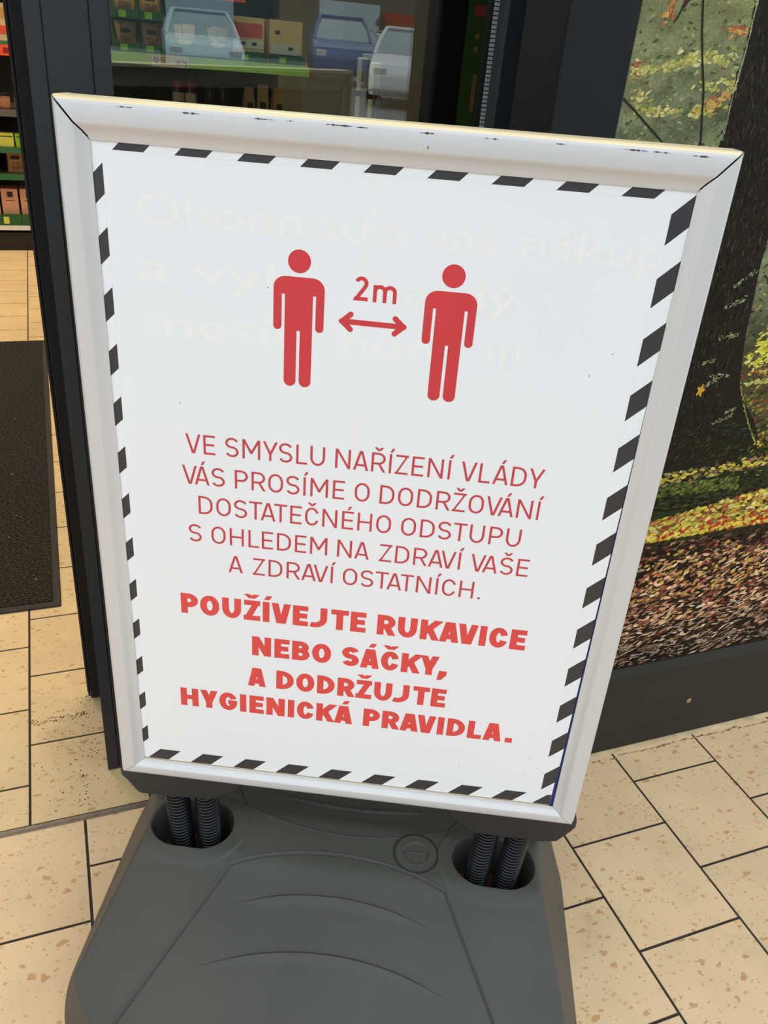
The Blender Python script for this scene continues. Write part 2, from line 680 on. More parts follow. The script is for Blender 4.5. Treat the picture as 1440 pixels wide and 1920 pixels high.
def glass_material(name, refl, tint):
    m = bpy.data.materials.new(name)
    m.use_nodes = True
    nt = m.node_tree
    nt.nodes.clear()
    out = nt.nodes.new('ShaderNodeOutputMaterial')
    mix = nt.nodes.new('ShaderNodeMixShader')
    tr = nt.nodes.new('ShaderNodeBsdfTransparent')
    gl = nt.nodes.new('ShaderNodeBsdfGlossy')
    gl.inputs['Roughness'].default_value = 0.0
    tn = nt.nodes.new('ShaderNodeTexNoise')
    tn.inputs['Scale'].default_value = .8
    tcx = nt.nodes.new('ShaderNodeTexCoord')
    nt.links.new(tcx.outputs['Object'], tn.inputs['Vector'])
    bp = nt.nodes.new('ShaderNodeBump')
    bp.inputs['Strength'].default_value = .02
    bp.inputs['Distance'].default_value = .01
    nt.links.new(tn.outputs['Fac'], bp.inputs['Height'])
    nt.links.new(bp.outputs[0], gl.inputs['Normal'])
    lw = nt.nodes.new('ShaderNodeLayerWeight')
    lw.inputs['Blend'].default_value = refl
    mr = nt.nodes.new('ShaderNodeMapRange')
    mr.inputs['To Min'].default_value = refl
    mr.inputs['To Max'].default_value = 1.0
    nt.links.new(lw.outputs['Fresnel'], mr.inputs['Value'])
    tr.inputs['Color'].default_value = tint
    nt.links.new(mr.outputs[0], mix.inputs[0])
    nt.links.new(tr.outputs[0], mix.inputs[1])
    nt.links.new(gl.outputs[0], mix.inputs[2])
    nt.links.new(mix.outputs[0], out.inputs[0])
    return m


M_GLASS = glass_material('coated_glass', .17, (.80, .86, .83, 1))
M_GLASS_DOOR = glass_material('door_glass', .07, (.88, .92, .90, 1))

# ------------------------------------------------------------------ floor
TX, TY = .2062, .2065
X0, Y0 = .7715, .7940


def tiles(name, x0, x1, y0, y1, ox, oy, parity, m, j=.0048):
    """running-bond tiles: columns along y, joints of every second column shifted by half a tile"""
    b = MB()
    ci0, ci1 = math.floor((x0 - ox) / TX), math.floor((x1 - ox) / TX)
    for ci in range(ci0, ci1 + 1):
        xa, xb = max(ox + ci * TX + j / 2, x0), min(ox + (ci + 1) * TX - j / 2, x1)
        if xb - xa < .004:
            continue
        yo = oy + (TY / 2 if (ci + parity) % 2 else 0)
        r0, r1 = math.floor((y0 - yo) / TY), math.floor((y1 - yo) / TY)
        for r in range(r0, r1 + 1):
            ya, yb = max(yo + r * TY + j / 2, y0), min(yo + (r + 1) * TY - j / 2, y1)
            if yb - ya < .004:
                continue
            b.box(xa, xb, ya, yb, -.006, 0.0, 0, True)
    b.box(x0, x1, y0, y1, -.08, -.0012, 1)
    o = b.build(name, [m, M_GROUT])
    return struct(o)


tiles('floor', -3.2, 3.4, -1.6, 1.100, X0, Y0, 0, M_TILE)
tiles('floor.001', -3.2, 4.4, 1.1155, 7.6, -.1440, 1.2080, 1, M_TILE_IN)
b = MB()
b.box(-3.2, 3.4, 1.100, 1.112, -.08, .0015)
b.box(-3.2, 3.4, 1.1035, 1.1055, .0, .0025)
struct(b.build('trim_1', M_ALU), 'worn metal threshold strip across the tiled entrance floor', 'threshold')

# grit swept up against the door frame
b = MB()
for _ in range(260):
    px, py = -.02 - abs(random.gauss(0, .05)), random.uniform(1.13, 1.43)
    if random.random() < .35:
        py = 1.372 + random.gauss(0, .006)
        px = random.uniform(-.14, -.03)
    r = random.uniform(.0004, .0016)
    a0 = random.random() * 3
    b.poly([(px + r * (1 + .6 * math.sin(3 * t + a0)) * math.cos(t), py + r * math.sin(t), .0003) for t in np.linspace(0, 2 * pi, 7, endpoint=False)])
tag(b.build('grit', mat('grit_dark', lin(58, 50, 42), .95, 0, .3, 200)), 'dark grit scattered on the tiles beside the door frame', 'grit', kind='stuff')

# pavement and road outside, beyond the tiled entrance
M_ASPH = mat('asphalt', lin(120, 121, 124), .9, 0, .15, 3, bump=.3, bscale=120)
b = MB()
b.box(-45, 60, -60, -1.6, -.14, -.01)
struct(b.build('ground', M_ASPH))

# ------------------------------------------------------------------ facade: mural wall on the right
WY = .995          # front plane of the mural wall
b = MB()
b.box(.5946, 6.0, WY, 1.10, 0, 3.4)
wall = struct(b.build('wall_right', M_ANTH2, bevel=.002))
# mural frame: uprights at both ends and the kick plate below
b = MB()
b.box(1.66, 6.0, WY - .004, WY, .2195, 3.2)
struct(b.build('trim_6', M_ANTH2, bevel=.0015))
b = MB()
b.box(.5946, .6925, WY - .004, WY, .2195, 3.2)
struct(b.build('trim_2', M_ANTH2, bevel=.0015))
b = MB()
b.prism([(WY, 0.0), (WY, .2195), (WY - .004, .2195), (WY - .013, .200), (WY - .013, 0.0)], 'x', .5946, 6.0)
b.box(.5946, 6.0, WY - .0137, WY - .0125, .050, .0515)
kp = struct(b.build('baseboard_right', M_KICK, bevel=.001))
b = MB()
b.lathe([(.0058, 0), (.0058, .0012), (.0036, .0016), (.0034, .0004), (.001, .0004)], seg=20)
b.build('screw', mat('screw_brass', lin(176, 168, 120), .4, .6, .1, 300), kp, matrix=Matrix.Translation((1.149, WY - .0128, .1)) @ Matrix.Rotation(pi / 2, 4, 'X'))
b = MB()
for xa, xb, dz in ((.60, 1.02, 0), (1.02, 6.0, .0004)):
    b.prism([(WY - .010, 0.0), (WY - .021, 0.0), (WY - .017, .004 + dz), (WY - .010, .006)], 'x', xa, xb)
struct(b.build('trim_3', mat('sealant', lin(186, 164, 126), .8, 0, .2, 30)))
# brown dirt line lying along the seal
b = MB()
x = .92
while x < 2.4:
    ln = random.uniform(.01, .035)
    wd_ = random.uniform(.0008, .003)
    yy = WY - .031 + random.uniform(-.003, .003)
    if random.random() < .8:
        b.poly([(x, yy, .0004), (x + ln * .5, yy - wd_, .0004), (x + ln, yy + .001, .0004), (x + ln * .6, yy + wd_, .0004)])
    x += ln * random.uniform(.5, 1.1)
dl = tag(b.build('dirt_line', mat('dirt_brown', lin(150, 118, 78), .95, 0, .3, 90)), 'brown line of dirt on the tiles along the kick plate', 'dirt', kind='stuff')


# ---- the mural itself: printed forest photograph, flat on the wall
MY = WY - .0008


def mural():
    x0, x1, z0, z1, st = .6927, 1.66, .2198, 2.6, .006
    nx, nz = int((x1 - x0) / st), int((z1 - z0) / st)
    xs, zs = np.linspace(x0, x1, nx + 1), np.linspace(z0, z1, nz + 1)
    X, Z = np.meshgrid(xs, zs)
    n1 = value_noise(X * 14, Z * 20, 1)
    n2 = value_noise(X * 45, Z * 60, 2)
    n3 = value_noise(X * 120, Z * 150, 3)
    L = lambda *c: np.array(lin(*c)[:3])
    green = L(116, 123, 92)[None, None] * (.60 + .60 * n1 + .55 * (n2 - .5) + .60 * (n3 - .5))[..., None]
    olive = L(138, 138, 84)
    t = np.clip((Z - 1.16) / .25 + (n1 - .5), 0, 1)[..., None] * .6
    c = green * (1 - t) + olive * (.75 + .5 * n2[..., None]) * t
    # undergrowth right of the trunk
    brown = L(84, 80, 50) * (.45 + .9 * n2 * n3 + .3 * n1)[..., None]
    t = np.clip((.98 - Z) / .12 + (n1 - .5) * .6, 0, 1)[..., None]
    c = c * (1 - t) + brown * t
    # dark grass at the foot of the tree
    dg = L(44, 54, 28) * (.35 + .8 * n2 + .6 * (n3 - .3))[..., None]
    t = (np.clip((.735 - Z) / .04 + (n1 - .5), 0, 1))[..., None]
    c = c * (1 - t) + dg * t
    # ground of dark soil below
    soil = L(58, 44, 34) * (.35 + .9 * n3)[..., None]
    t = np.clip((.520 + .012 * np.sin(X * 30) - Z) / .02, 0, 1)[..., None]
    c = c * (1 - t) + soil * t
    vs = [(a, MY, zz) for zz in zs for a in xs]
    cols = [tuple(q) for q in c.reshape(-1, 3)]
    fs = []
    for j in range(nz):
        for i in range(nx):
            k = j * (nx + 1) + i
            fs.append((k, k + 1, k + nx + 2, k + nx + 1))

    def put(pts, col, lift):
        o = len(vs)
        for p in pts:
            vs.append((p[0], MY - lift, p[1]))
            cols.append(tuple(col))
        fs.append(tuple(range(o, o + len(pts))))

    def inside(px, pz):
        return x0 + .002 < px < x1 and z0 + .001 < pz < z1

    def fleck(px, pz, ln, wd, ang, col, lift, bend=0.0, jit=.25):
        """a printed leaf: bent lozenge"""
        pts = []
        for s, q in ((-1, 0), (-.45, 1), (.25, .9), (1, .12), (.35, -.8), (-.5, -.9)):
            q *= 1 + random.uniform(-jit, jit)
            u, v = s * ln / 2, q * wd / 2 + bend * (s * s - .4) * ln
            pts.append((px + u * math.cos(ang) - v * math.sin(ang), pz + u * math.sin(ang) + v * math.cos(ang)))
        if all(inside(*p) for p in pts):
            put(pts, col, lift)

    def maple(px, pz, r, col, lift, a0=0.0):
        pts = []
        for k in range(10):
            rr = r if k % 2 == 0 else r * random.uniform(.4, .6)
            a = a0 + 2 * pi * k / 10
            pts.append((px + rr * math.cos(a), pz + rr * math.sin(a)))
        if all(inside(*p) for p in pts):
            put(pts, col, lift)
    J = lambda col, s=.25: np.array(lin(*col)[:3]) * (1 + random.uniform(-s, s))

    # grass texture strokes
    for _ in range(9000):
        px, pz = random.uniform(x0, 1.5), random.uniform(.95, 2.0)
        g = random.choice([(132, 142, 98), (96, 108, 66), (120, 124, 92), (74, 92, 52), (150, 152, 108), (104, 118, 70), (88, 84, 62)])
        fleck(px, pz, random.uniform(.004, .012), random.uniform(.0015, .0045), random.uniform(-.5, .9), J(g, .2), .00010 + random.random() * .00005)
    # undergrowth strokes right of the trunk
    for _ in range(2600):
        px, pz = random.uniform(.95, 1.6), random.uniform(.62, 1.0)
        g = random.choice([(70, 66, 40), (98, 100, 60), (46, 42, 28), (130, 128, 84), (58, 64, 34), (110, 92, 64)])
        fleck(px, pz, random.uniform(.004, .014), random.uniform(.0015, .004), random.uniform(-.6, 1.0), J(g, .3), .00010 + random.random() * .00005)
    # leaf patches in the grass
    def patch(px, pz, sx_, sz_, n, cols_, ang=.2, ln=(.005, .012), tilt=0.0):
        for _ in range(n):
            dx = random.gauss(0, sx_)
            fleck(px + dx, pz + random.gauss(0, sz_) + dx * tilt, random.uniform(*ln), random.uniform(.0022, .0055), ang + random.uniform(-.7, .7), J(random.choice(cols_), .12), .00017 + random.random() * .00008)
    YEL = [(182, 178, 96), (164, 162, 82), (196, 192, 130), (146, 148, 82)]
    ORA = [(190, 140, 78), (204, 152, 86), (160, 104, 66)]
    patch(.755, 1.2510, .030, .0028, 80, YEL, .15, tilt=.22)
    patch(.790, 1.2600, .012, .0050, 45, YEL + [(216, 212, 160)], .3)
    patch(.705, 1.2430, .008, .0060, 40, YEL + [(150, 80, 70), (140, 60, 60)], .2)
    patch(.830, 1.2640, .012, .0045, 34, YEL, .1)
    patch(.8460, 1.2170, .016, .0055, 70, ORA + YEL[:2], .55, tilt=.5)
    patch(.822, 1.2030, .011, .0035, 36, YEL + ORA[:1], .2)
    patch(.757, 1.1985, .017, .0028, 48, YEL[1:] + [(208, 196, 120)], .12)
    patch(.822, 1.2330, .010, .004, 18, YEL, .5)
    patch(.860, 1.2360, .010, .004, 22, YEL, .1)
    patch(.716, 1.2120, .010, .006, 26, YEL[1:] + [(150, 130, 90)], .3)
    patch(.8420, 1.2960, .010, .003, 26, ORA + [(150, 84, 60)], .2)
    patch(.7370, 1.3080, .0045, .008, 24, ORA + [(150, 84, 60)], 1.2)
    patch(.8820, 1.3330, .012, .008, 40, YEL, .4)
    for _ in range(40):
        patch(random.uniform(.70, 1.5), random.uniform(1.30, 1.95), .02, .005, 26, random.choice([YEL, ORA]), .2)
    # tree trunk
    trunk = [(.8664, 2.6), (.8664, 1.3316), (.8683, 1.2906), (.8681, 1.2397), (.8654, 1.1703), (.866, 1.05), (.866, .90), (.855, .78), (.80, .70), (.75, .655)]
    tr_r = [(1.0, .640), (1.06, .655), (1.108, .675), (1.113, .700), (1.094, .733), (1.0545, .771), (1.034, .797), (1.030, .812), (1.024, .8375), (1.0174, .864), (1.0094, .908), (1.0059, .950), (.999, .998), (.992, 1.2), (.990, 1.5), (.995, 2.6)]
    dark = np.array(lin(34, 31, 24)[:3])
    for i in range(len(trunk) - 1):
        zA, zB = trunk[i][1], trunk[i + 1][1]
        steps = max(1, int(abs(zA - zB) / .03))
        for s in range(steps):
            za, zb = zA + (zB - zA) * s / steps, zA + (zB - zA) * (s + 1) / steps
            xa = trunk[i][0] + (trunk[i + 1][0] - trunk[i][0]) * s / steps
            xb = trunk[i][0] + (trunk[i + 1][0] - trunk[i][0]) * (s + 1) / steps

            def rx(zq):
                for a, c_ in zip(tr_r[::-1], tr_r[::-1][1:]):
                    if c_[1] <= zq <= a[1]:
                        q = (zq - c_[1]) / max(a[1] - c_[1], 1e-6)
                        return c_[0] + (a[0] - c_[0]) * q
                return tr_r[0][0]
            put([(xb, zb), (rx(zb), zb), (rx(za), za), (xa, za)], dark * (1 + .1 * random.uniform(-1, 1)), .00026)
    # bark marks: vertical furrows and pale specks
    for _ in range(3800):
        pz = random.uniform(.68, 1.7)
        px = random.uniform(.862, 1.0 + max(0, .80 - pz) * .6)
        col = random.choice([(24, 22, 17), (30, 28, 21), (54, 50, 37), (64, 60, 44), (44, 46, 28), (20, 18, 14), (20, 18, 14)])
        fleck(px, pz, random.uniform(.004, .014), random.uniform(.0012, .003), pi / 2 + random.uniform(-.25, .25), J(col, .2), .00030 + random.random() * .00006)
    # pale rim of light along the left edge of the trunk
    for k in range(60):
        pz = 1.17 + k * .004
        fleck(.8655 + random.uniform(-.0007, .0007) + .0008 * math.sin(pz * 60), pz, .005, .0011, pi / 2, J((176, 178, 150), .15), .0004)
    # lit moss and small twigs in front of the trunk
    for (xa, za, xb, zb, n) in ((.962, .969, .996, .992, 34), (.955, .936, .990, .950, 28), (.958, .887, .997, .892, 24), (.940, .846, .962, .850, 16), (.966, .823, 1.005, .824, 26), (.958, .806, .985, .822, 14), (.998, .738, 1.035, .752, 22), (1.02, .757, 1.04, .765, 12)):
        for k in range(n):
            q = random.random()
            fleck(xa + (xb - xa) * q, za + (zb - za) * q + random.gauss(0, .0016), random.uniform(.004, .010), random.uniform(.0015, .003), math.atan2(zb - za, xb - xa) + random.uniform(-.5, .5), J((150, 156, 116), .25), .0004)
    patch(.957, .957, .005, .006, 14, [(170, 160, 110), (132, 120, 84)], .4)
    for k in range(9):
        put([(p[0], p[1]) for p in [(.9535 + .009 * math.cos(a0) * q, .800 + .012 * math.sin(a0) * q) for a0, q in zip(np.linspace(0, 2 * pi, 10, endpoint=False) + k * .1, [1, .45] * 5)]], J((216, 160, 58), .12), .00045 + k * .00001)
        if k > 1:
            break
    patch(.944, .822, .004, .004, 10, [(196, 178, 96)], .4)
    patch(.953, .775, .004, .008, 16, [(150, 120, 110), (112, 78, 70)], .4)
    # dark grass with lit blades at the tree's foot
    for _ in range(800):
        px, pz = random.uniform(.86, 1.45), random.uniform(.655, .745)
        col = random.choice([(34, 40, 22), (46, 58, 30), (64, 80, 42), (28, 31, 18), (34, 38, 22)])
        fleck(px, pz, random.uniform(.006, .016), random.uniform(.0012, .003), random.uniform(.1, .9), J(col, .25), .00046 + random.random() * .00005)
    for _ in range(1600):
        px, pz = random.uniform(.88, 1.6), random.uniform(.575, .635)
        col = random.choice([(26, 26, 15), (38, 42, 22), (20, 20, 13), (48, 52, 28), (64, 66, 38)])
        fleck(px, pz, random.uniform(.008, .02), random.uniform(.003, .006), random.uniform(-.2, .4), J(col, .2), .00046 + random.random() * .00004)
    # yellow shrub and ground right of the trunk
    patch(1.066, .872, .014, .017, 90, [(206, 202, 60), (188, 186, 52), (222, 214, 110)], .3, (.008, .018))
    patch(1.050, .845, .014, .010, 44, [(186, 186, 70), (212, 206, 120), (120, 118, 60)], .3)
    patch(1.075, .826, .022, .0035, 50, [(196, 176, 84), (156, 90, 56), (120, 52, 40)], .15)
    patch(1.075, .808, .024, .003, 50, YEL + [(176, 176, 96)], .1)
    patch(1.12, .70, .020, .010, 60, [(190, 178, 64), (120, 124, 56), (150, 90, 50)], .3)
    patch(1.085, .762, .022, .016, 60, [(86, 104, 48), (140, 136, 60), (140, 60, 46)], .4)
    patch(1.066, .945, .018, .012, 60, [(120, 132, 74), (160, 160, 70), (84, 96, 50)], .4)
    for k in range(46):
        q = k / 45
        fleck(1.033 + .075 * q ** 1.2, .808 - .115 * q + random.gauss(0, .001), .007, .0022, -.9, J((170, 172, 86), .2), .0005)
    for _ in range(60):
        patch(random.uniform(1.10, 1.6), random.uniform(.66, .95), .02, .004, 18, random.choice([YEL, ORA, [(120, 60, 44), (160, 110, 70)], [(86, 104, 48)]]), .2)

    # bands of fallen leaves (x, z in metres on the wall)
    def band(n, xa, xb, zt, zb, cols_, ln, wd, a0, lift, lo=.7):
        for _ in range(n):
            px = random.uniform(xa, xb)
            pz = zb(px) + (zt(px) - zb(px)) * random.random()
            fleck(px, pz, random.uniform(*ln), random.uniform(*wd), a0 + random.uniform(-.5, .5), J(random.choice(cols_), .22), lift + random.random() * .0001, random.uniform(-.12, .12))
    BR = [(92, 66, 48), (126, 94, 70), (70, 50, 38), (150, 116, 86), (112, 82, 64), (58, 42, 34), (168, 138, 108), (104, 60, 46)]
    band(420, .80, 1.6, lambda q: .652 + (q - .936) * .085, lambda q: .628 + (q - .936) * .085, YEL[1:] + ORA[2:] + BR[:6] + [(108, 112, 58)] * 2, (.007, .016), (.003, .007), .12, .0006)
    band(90, .90, 1.3, lambda q: .648 + (q - .936) * .07, lambda q: .636 + (q - .936) * .07, [(208, 190, 80), (188, 172, 66)], (.008, .014), (.003, .006), .12, .0007)
    band(260, .90, 1.10, lambda q: .630, lambda q: .606, [(86, 98, 44), (112, 124, 56), (64, 72, 34)], (.006, .014), (.003, .006), .4, .0006)
    # the bright yellow and red band
    yt = lambda q: .556 + (q - .931) * .175
    yb = lambda q: .514 + (q - .931) * .03
    band(1500, .80, 1.7, yt, yb, [(120, 96, 52), (146, 128, 58), (96, 76, 44)], (.010, .02), (.005, .009), .15, .0006)
    band(1700, .80, 1.7, yt, yb, [(198, 184, 70), (214, 198, 84), (180, 170, 62), (208, 176, 76), (172, 122, 70), (156, 92, 56), (176, 100, 64), (142, 66, 50), (216, 204, 128), (130, 130, 60)], (.008, .018), (.004, .009), .18, .0007)
    band(500, .80, 1.7, lambda q: yb(q) + .016, yb, [(214, 198, 62), (200, 186, 60), (222, 206, 96), (176, 62, 44)], (.008, .016), (.004, .008), .12, .0008)
    band(90, 1.05, 1.7, lambda q: yb(q) + .03, lambda q: yb(q) + .008, [(186, 66, 48), (164, 46, 38)], (.008, .016), (.004, .008), .12, .00085)
    band(700, .80, 1.7, lambda q: yb(q) + .001, lambda q: yb(q) - .020, [(52, 50, 28), (38, 36, 22), (66, 66, 36), (44, 40, 30)], (.006, .016), (.0025, .005), .3, .0006)
    # brown litter down to the kick plate
    band(3200, x0, 1.7, lambda q: yb(q) - .012, lambda q: z0 + .004, BR, (.011, .028), (.0045, .011), .22, .0006)
    band(3000, x0, 1.7, lambda q: yb(q) - .014, lambda q: z0 + .004, [(34, 25, 20), (24, 17, 14), (42, 30, 25)], (.012, .030), (.0030, .0080), .22, .00066)
    band(1150, x0, 1.7, lambda q: .47, lambda q: z0 + .10, [(206, 166, 122), (228, 196, 150), (182, 136, 100), (150, 96, 70)], (.009, .022), (.0030, .0072), .25, .00074)
    band(800, x0, 1.7, lambda q: .36, lambda q: z0 + .004, [(196, 170, 138), (226, 208, 180), (160, 132, 104)], (.010, .026), (.0018, .0042), .28, .00074)
    band(150, x0, 1.7, lambda q: .49, lambda q: .30, [(150, 60, 50), (170, 74, 54), (130, 50, 48)], (.007, .013), (.004, .008), .3, .0008)
    band(220, x0, 1.7, lambda q: .49, lambda q: .38, [(206, 176, 80), (186, 170, 74), (196, 140, 70)], (.007, .014), (.004, .008), .3, .0008)
    for (px, pz) in ((1.085, .470), (1.062, .452), (1.02, .440), (1.000, .405), (1.075, .408), (1.21, .398), (1.19, .385), (1.08, .372)):
        patch(px, pz, .007, .005, 14, [(206, 74, 44), (178, 50, 40), (190, 60, 44)], .3, (.007, .014))
    for (px, pz) in ((1.10, .395), (1.22, .430), (.965, .40), (1.255, .405)):
        patch(px, pz, .016, .004, 26, [(160, 160, 72), (132, 138, 60), (184, 176, 92)], .2)
    band(900, x0, 1.7, lambda q: z0 + .045, lambda q: z0 + .002, [(22, 16, 14), (30, 22, 18), (16, 12, 11)], (.010, .022), (.004, .008), .2, .0009)
    band(420, x0, 1.7, lambda q: z0 + .046, lambda q: z0 + .008, [(150, 132, 112), (176, 164, 148), (120, 98, 78)], (.010, .028), (.0012, .0028), .25, .0010)
    # thin bare stems crossing the meadow
    b_ = [(.7765, 1.345), (.781, 1.324), (.7845, 1.3115), (.7906, 1.2904), (.8015, 1.2600), (.815, 1.2257), (.8228, 1.195), (.8299, 1.1687), (.84, 1.10)]

    def stem(pp, wd, col):
        for q in stroke(pp, wd):
            put(q, np.array(lin(*col)[:3]), .0009)
    stem(b_, .0014, (40, 38, 32))
    stem([(.6935, 1.2098), (.713, 1.198), (.735, 1.1835), (.7627, 1.1657), (.80, 1.14)], .0013, (46, 44, 36))
    stem([(.745, 1.297), (.750, 1.304), (.7535, 1.316)], .0010, (52, 40, 38))
    put([(.7525, 1.315), (.756, 1.3135), (.765, 1.326), (.768, 1.34), (.756, 1.338)], np.array(lin(72, 42, 44)[:3]), .0009)
    me = bpy.data.meshes.new('wall_mural')
    me.from_pydata(vs, [], fs)
    ca = me.color_attributes.new('print', 'FLOAT_COLOR', 'POINT')
    arr = np.ones((len(vs), 4), np.float32)
    arr[:, :3] = np.clip(np.array(cols, np.float32), 0, 1)
    ca.data.foreach_set('color', arr.ravel())
    m = bpy.data.materials.new('mural_print')
    m.use_nodes = True
    nt = m.node_tree
    bs = nt.nodes['Principled BSDF']
    at = nt.nodes.new('ShaderNodeAttribute')
    at.attribute_name = 'print'
    nz_ = nt.nodes.new('ShaderNodeTexNoise')
    nz_.inputs['Scale'].default_value = 420
    nz_.inputs['Detail'].default_value = 2
    tcm = nt.nodes.new('ShaderNodeTexCoord')
    nt.links.new(tcm.outputs['Object'], nz_.inputs['Vector'])
    mr = nt.nodes.new('ShaderNodeMapRange')
    mr.inputs['From Min'].default_value = .3
    mr.inputs['From Max'].default_value = .7
    mr.inputs['To Min'].default_value = .78
    mr.inputs['To Max'].default_value = 1.22
    nt.links.new(nz_.outputs['Fac'], mr.inputs['Value'])
    mx = nt.nodes.new('ShaderNodeVectorMath')
    mx.operation = 'SCALE'
    nt.links.new(at.outputs['Color'], mx.inputs[0])
    nt.links.new(mr.outputs[0], mx.inputs['Scale'])
    nt.links.new(mx.outputs[0], bs.inputs['Base Color'])
    bs.inputs['Roughness'].default_value = .5
    bs.inputs['Specular IOR Level'].default_value = .1
    me.materials.append(m)
    bmm = bmesh.new()
    bmm.from_mesh(me)
    for f_ in bmm.faces:
        f_.normal_update()
        if f_.normal.y > 0:
            f_.normal_flip()
    bmm.to_mesh(me)
    bmm.free()
    o = bpy.data.objects.new('wall_mural', me)
    COL.objects.link(o)
    tag(o, 'large printed autumn forest picture with dark tree trunk on the wall', 'mural')


mural()

# ------------------------------------------------------------------ facade: fixed window, posts, sliding door
# right window post
b = MB()
b.box(.6224, .70, 1.20, 1.27, 0, 3.0)
struct(b.build('trim_4', M_ANTH, bevel=.0015), 'dark window post between the glass and the mural wall', 'post')
# left window post with two grooves in its front face
b = MB()
px0, px1, py0, py1 = -.0057, .0904, 1.2045, 1.385
gr = .0011
outl = [(px0, py1), (px0, py0)]
for gx in (.0146, .0680):
    outl += [(gx - gr, py0), (gx - gr, py0 + .004), (gx + gr, py0 + .004), (gx + gr, py0)]
outl += [(px1, py0), (px1, py1)]
b.prism(outl, 'z', 0.003, 3.0)
struct(b.build('trim_5', M_ANTH), 'dark grey window post behind the left side of the sign', 'post')
# fixed pane
b = MB()
b.box(.0904, .6224, 1.232, 1.238, .06, 3.0)
win = struct(b.build('window_1', M_GLASS))
b = MB()
zz = .06
while zz < 2.2:
    b.box(.6160, .6224, 1.2290, 1.2318, zz, zz + .0042)
    zz += .0056
g = b.build('gasket', mat('gasket_grey', lin(150, 152, 150), .6, 0, .1, 80), win)
b = MB()
b.box(.6085, .6222, 1.2318, 1.2320, .06, 3.0)
b.build('seal', mat('seal_black', lin(18, 18, 19), .5, 0, .05, 40), win)
b = MB()
b.box(.0904, .6224, 1.205, 1.27, 0, .06)
b.build('sill', M_ANTH, win)

# sliding door leaf, pushed open behind the fixed pane
door = empty('door_1', (0, 0, 0))
struct(door)
b = MB()
b.box(-.0240, .060, 1.402, 1.442, .012, 2.3)
b.box(-.0300, -.0240, 1.418, 1.438, .016, 2.3)
b.box(-.0285, -.0245, 1.404, 1.413, .016, 2.3)
b.build('stile', M_ANTH2, door, bevel=.0015)
b = MB()
b.box(.604, .657, 1.402, 1.442, .012, 2.3)
b.build('stile', M_ANTH2, door, bevel=.002)
b = MB()
b.box(.060, .604, 1.402, 1.442, .012, .14)
b.build('bottom_rail', M_ANTH2, door, bevel=.002)
b = MB()
b.box(.060, .604, 1.402, 1.442, 2.2, 2.3)
b.build('top_rail', M_ANTH2, door, bevel=.002)
b = MB()
b.box(.060, .604, 1.419, 1.425, .14, 2.2)
b.build('pane', M_GLASS_DOOR, door)

# header and wall left of the doorway
M_WALLG = mat('facade_paint', lin(92, 93, 95), .7, 0, .05, 4)
b = MB()
b.box(-3.2, 2.4, 1.20, 1.46, 3.0, 4.2)
b.box(-3.2, -1.55, 1.20, 1.40, 0, 3.0)
struct(b.build('wall_front', M_ANTH2))
# shop interior shell
M_INW = mat('shop_wall', lin(120, 112, 100), .8, 0, .05, 4)
M_CEIL = mat('shop_ceiling', lin(190, 186, 178), .9, 0, .04, 4)
b = MB()
b.box(-3.2, 4.4, 7.5, 7.6, 0, 3.0)
struct(b.build('wall_back', M_INW))
b = MB()
b.box(-3.3, -3.2, 1.2, 7.6, 0, 3.0)
struct(b.build('wall_left', M_INW))
b = MB()
b.box(4.4, 4.5, 1.1, 7.6, 0, 3.0)
struct(b.build('wall_inner', mat('shop_wall_dark', lin(48, 46, 44), .8, 0, .05, 4)))
b = MB()
b.box(.70, 6.0, 1.10, 1.30, 0, 3.0)
struct(b.build('wall_shop', mat('shop_wall_dark', lin(48, 46, 44), .8, 0, .05, 4)))
b = MB()
b.box(-3.3, 4.5, 1.3, 7.6, 3.0, 3.1)
struct(b.build('ceiling', M_CEIL))

# ------------------------------------------------------------------ door mat
mroot = empty('doormat', (-.57, 2.745, 0))
tag(mroot, 'black ribbed entrance mat on the tiled floor inside the doorway', 'doormat')
mm = bpy.data.materials.new('mat_fibre')
mm.use_nodes = True
nt = mm.node_tree
bs = nt.nodes['Principled BSDF']
bs.inputs['Roughness'].default_value = .95
bs.inputs['Specular IOR Level'].default_value = .15
tcn = nt.nodes.new('ShaderNodeTexCoord')
mp = nt.nodes.new('ShaderNodeMapping')
mp.inputs['Rotation'].default_value = (0, 0, .5)
mp.inputs['Scale'].default_value = (95, 150, 1)
nt.links.new(tcn.outputs['Object'], mp.inputs[0])
vo = nt.nodes.new('ShaderNodeTexVoronoi')
vo.voronoi_dimensions = '2D'
vo.inputs['Scale'].default_value = 1
vo.inputs['Randomness'].default_value = .45
nt.links.new(mp.outputs[0], vo.inputs['Vector'])
rp = nt.nodes.new('ShaderNodeValToRGB')
rp.color_ramp.elements[0].color = lin(70, 67, 60)
rp.color_ramp.elements[1].color = lin(24, 23, 21)
rp.color_ramp.elements[1].position = .55
nt.links.new(vo.outputs['Distance'], rp.inputs[0])
nt.links.new(rp.outputs[0], bs.inputs['Base Color'])
bp = nt.nodes.new('ShaderNodeBump')
bp.inputs['Strength'].default_value = .9
bp.inputs['Distance'].default_value = .003
bp.invert = True
nt.links.new(vo.outputs['Distance'], bp.inputs['Height'])
nt.links.new(bp.outputs[0], bs.inputs['Normal'])
b = MB()
b.box(-.46, .480, -.965, .970, 0, .0075)
b.build('pile', mm, mroot)
b = MB()
for q in ((-.50, .4975, -.985, -.965), (-.50, .4975, .970, .985), (-.50, -.46, -.965, .970), (.480, .4975, -.965, .970)):
    b.box(q[0], q[1], q[2], q[3], 0, .005)
b.build('rubber_border', mat('mat_rubber', lin(44, 40, 35), .8, 0, .15, 40), mroot, bevel=.001)
b = MB()
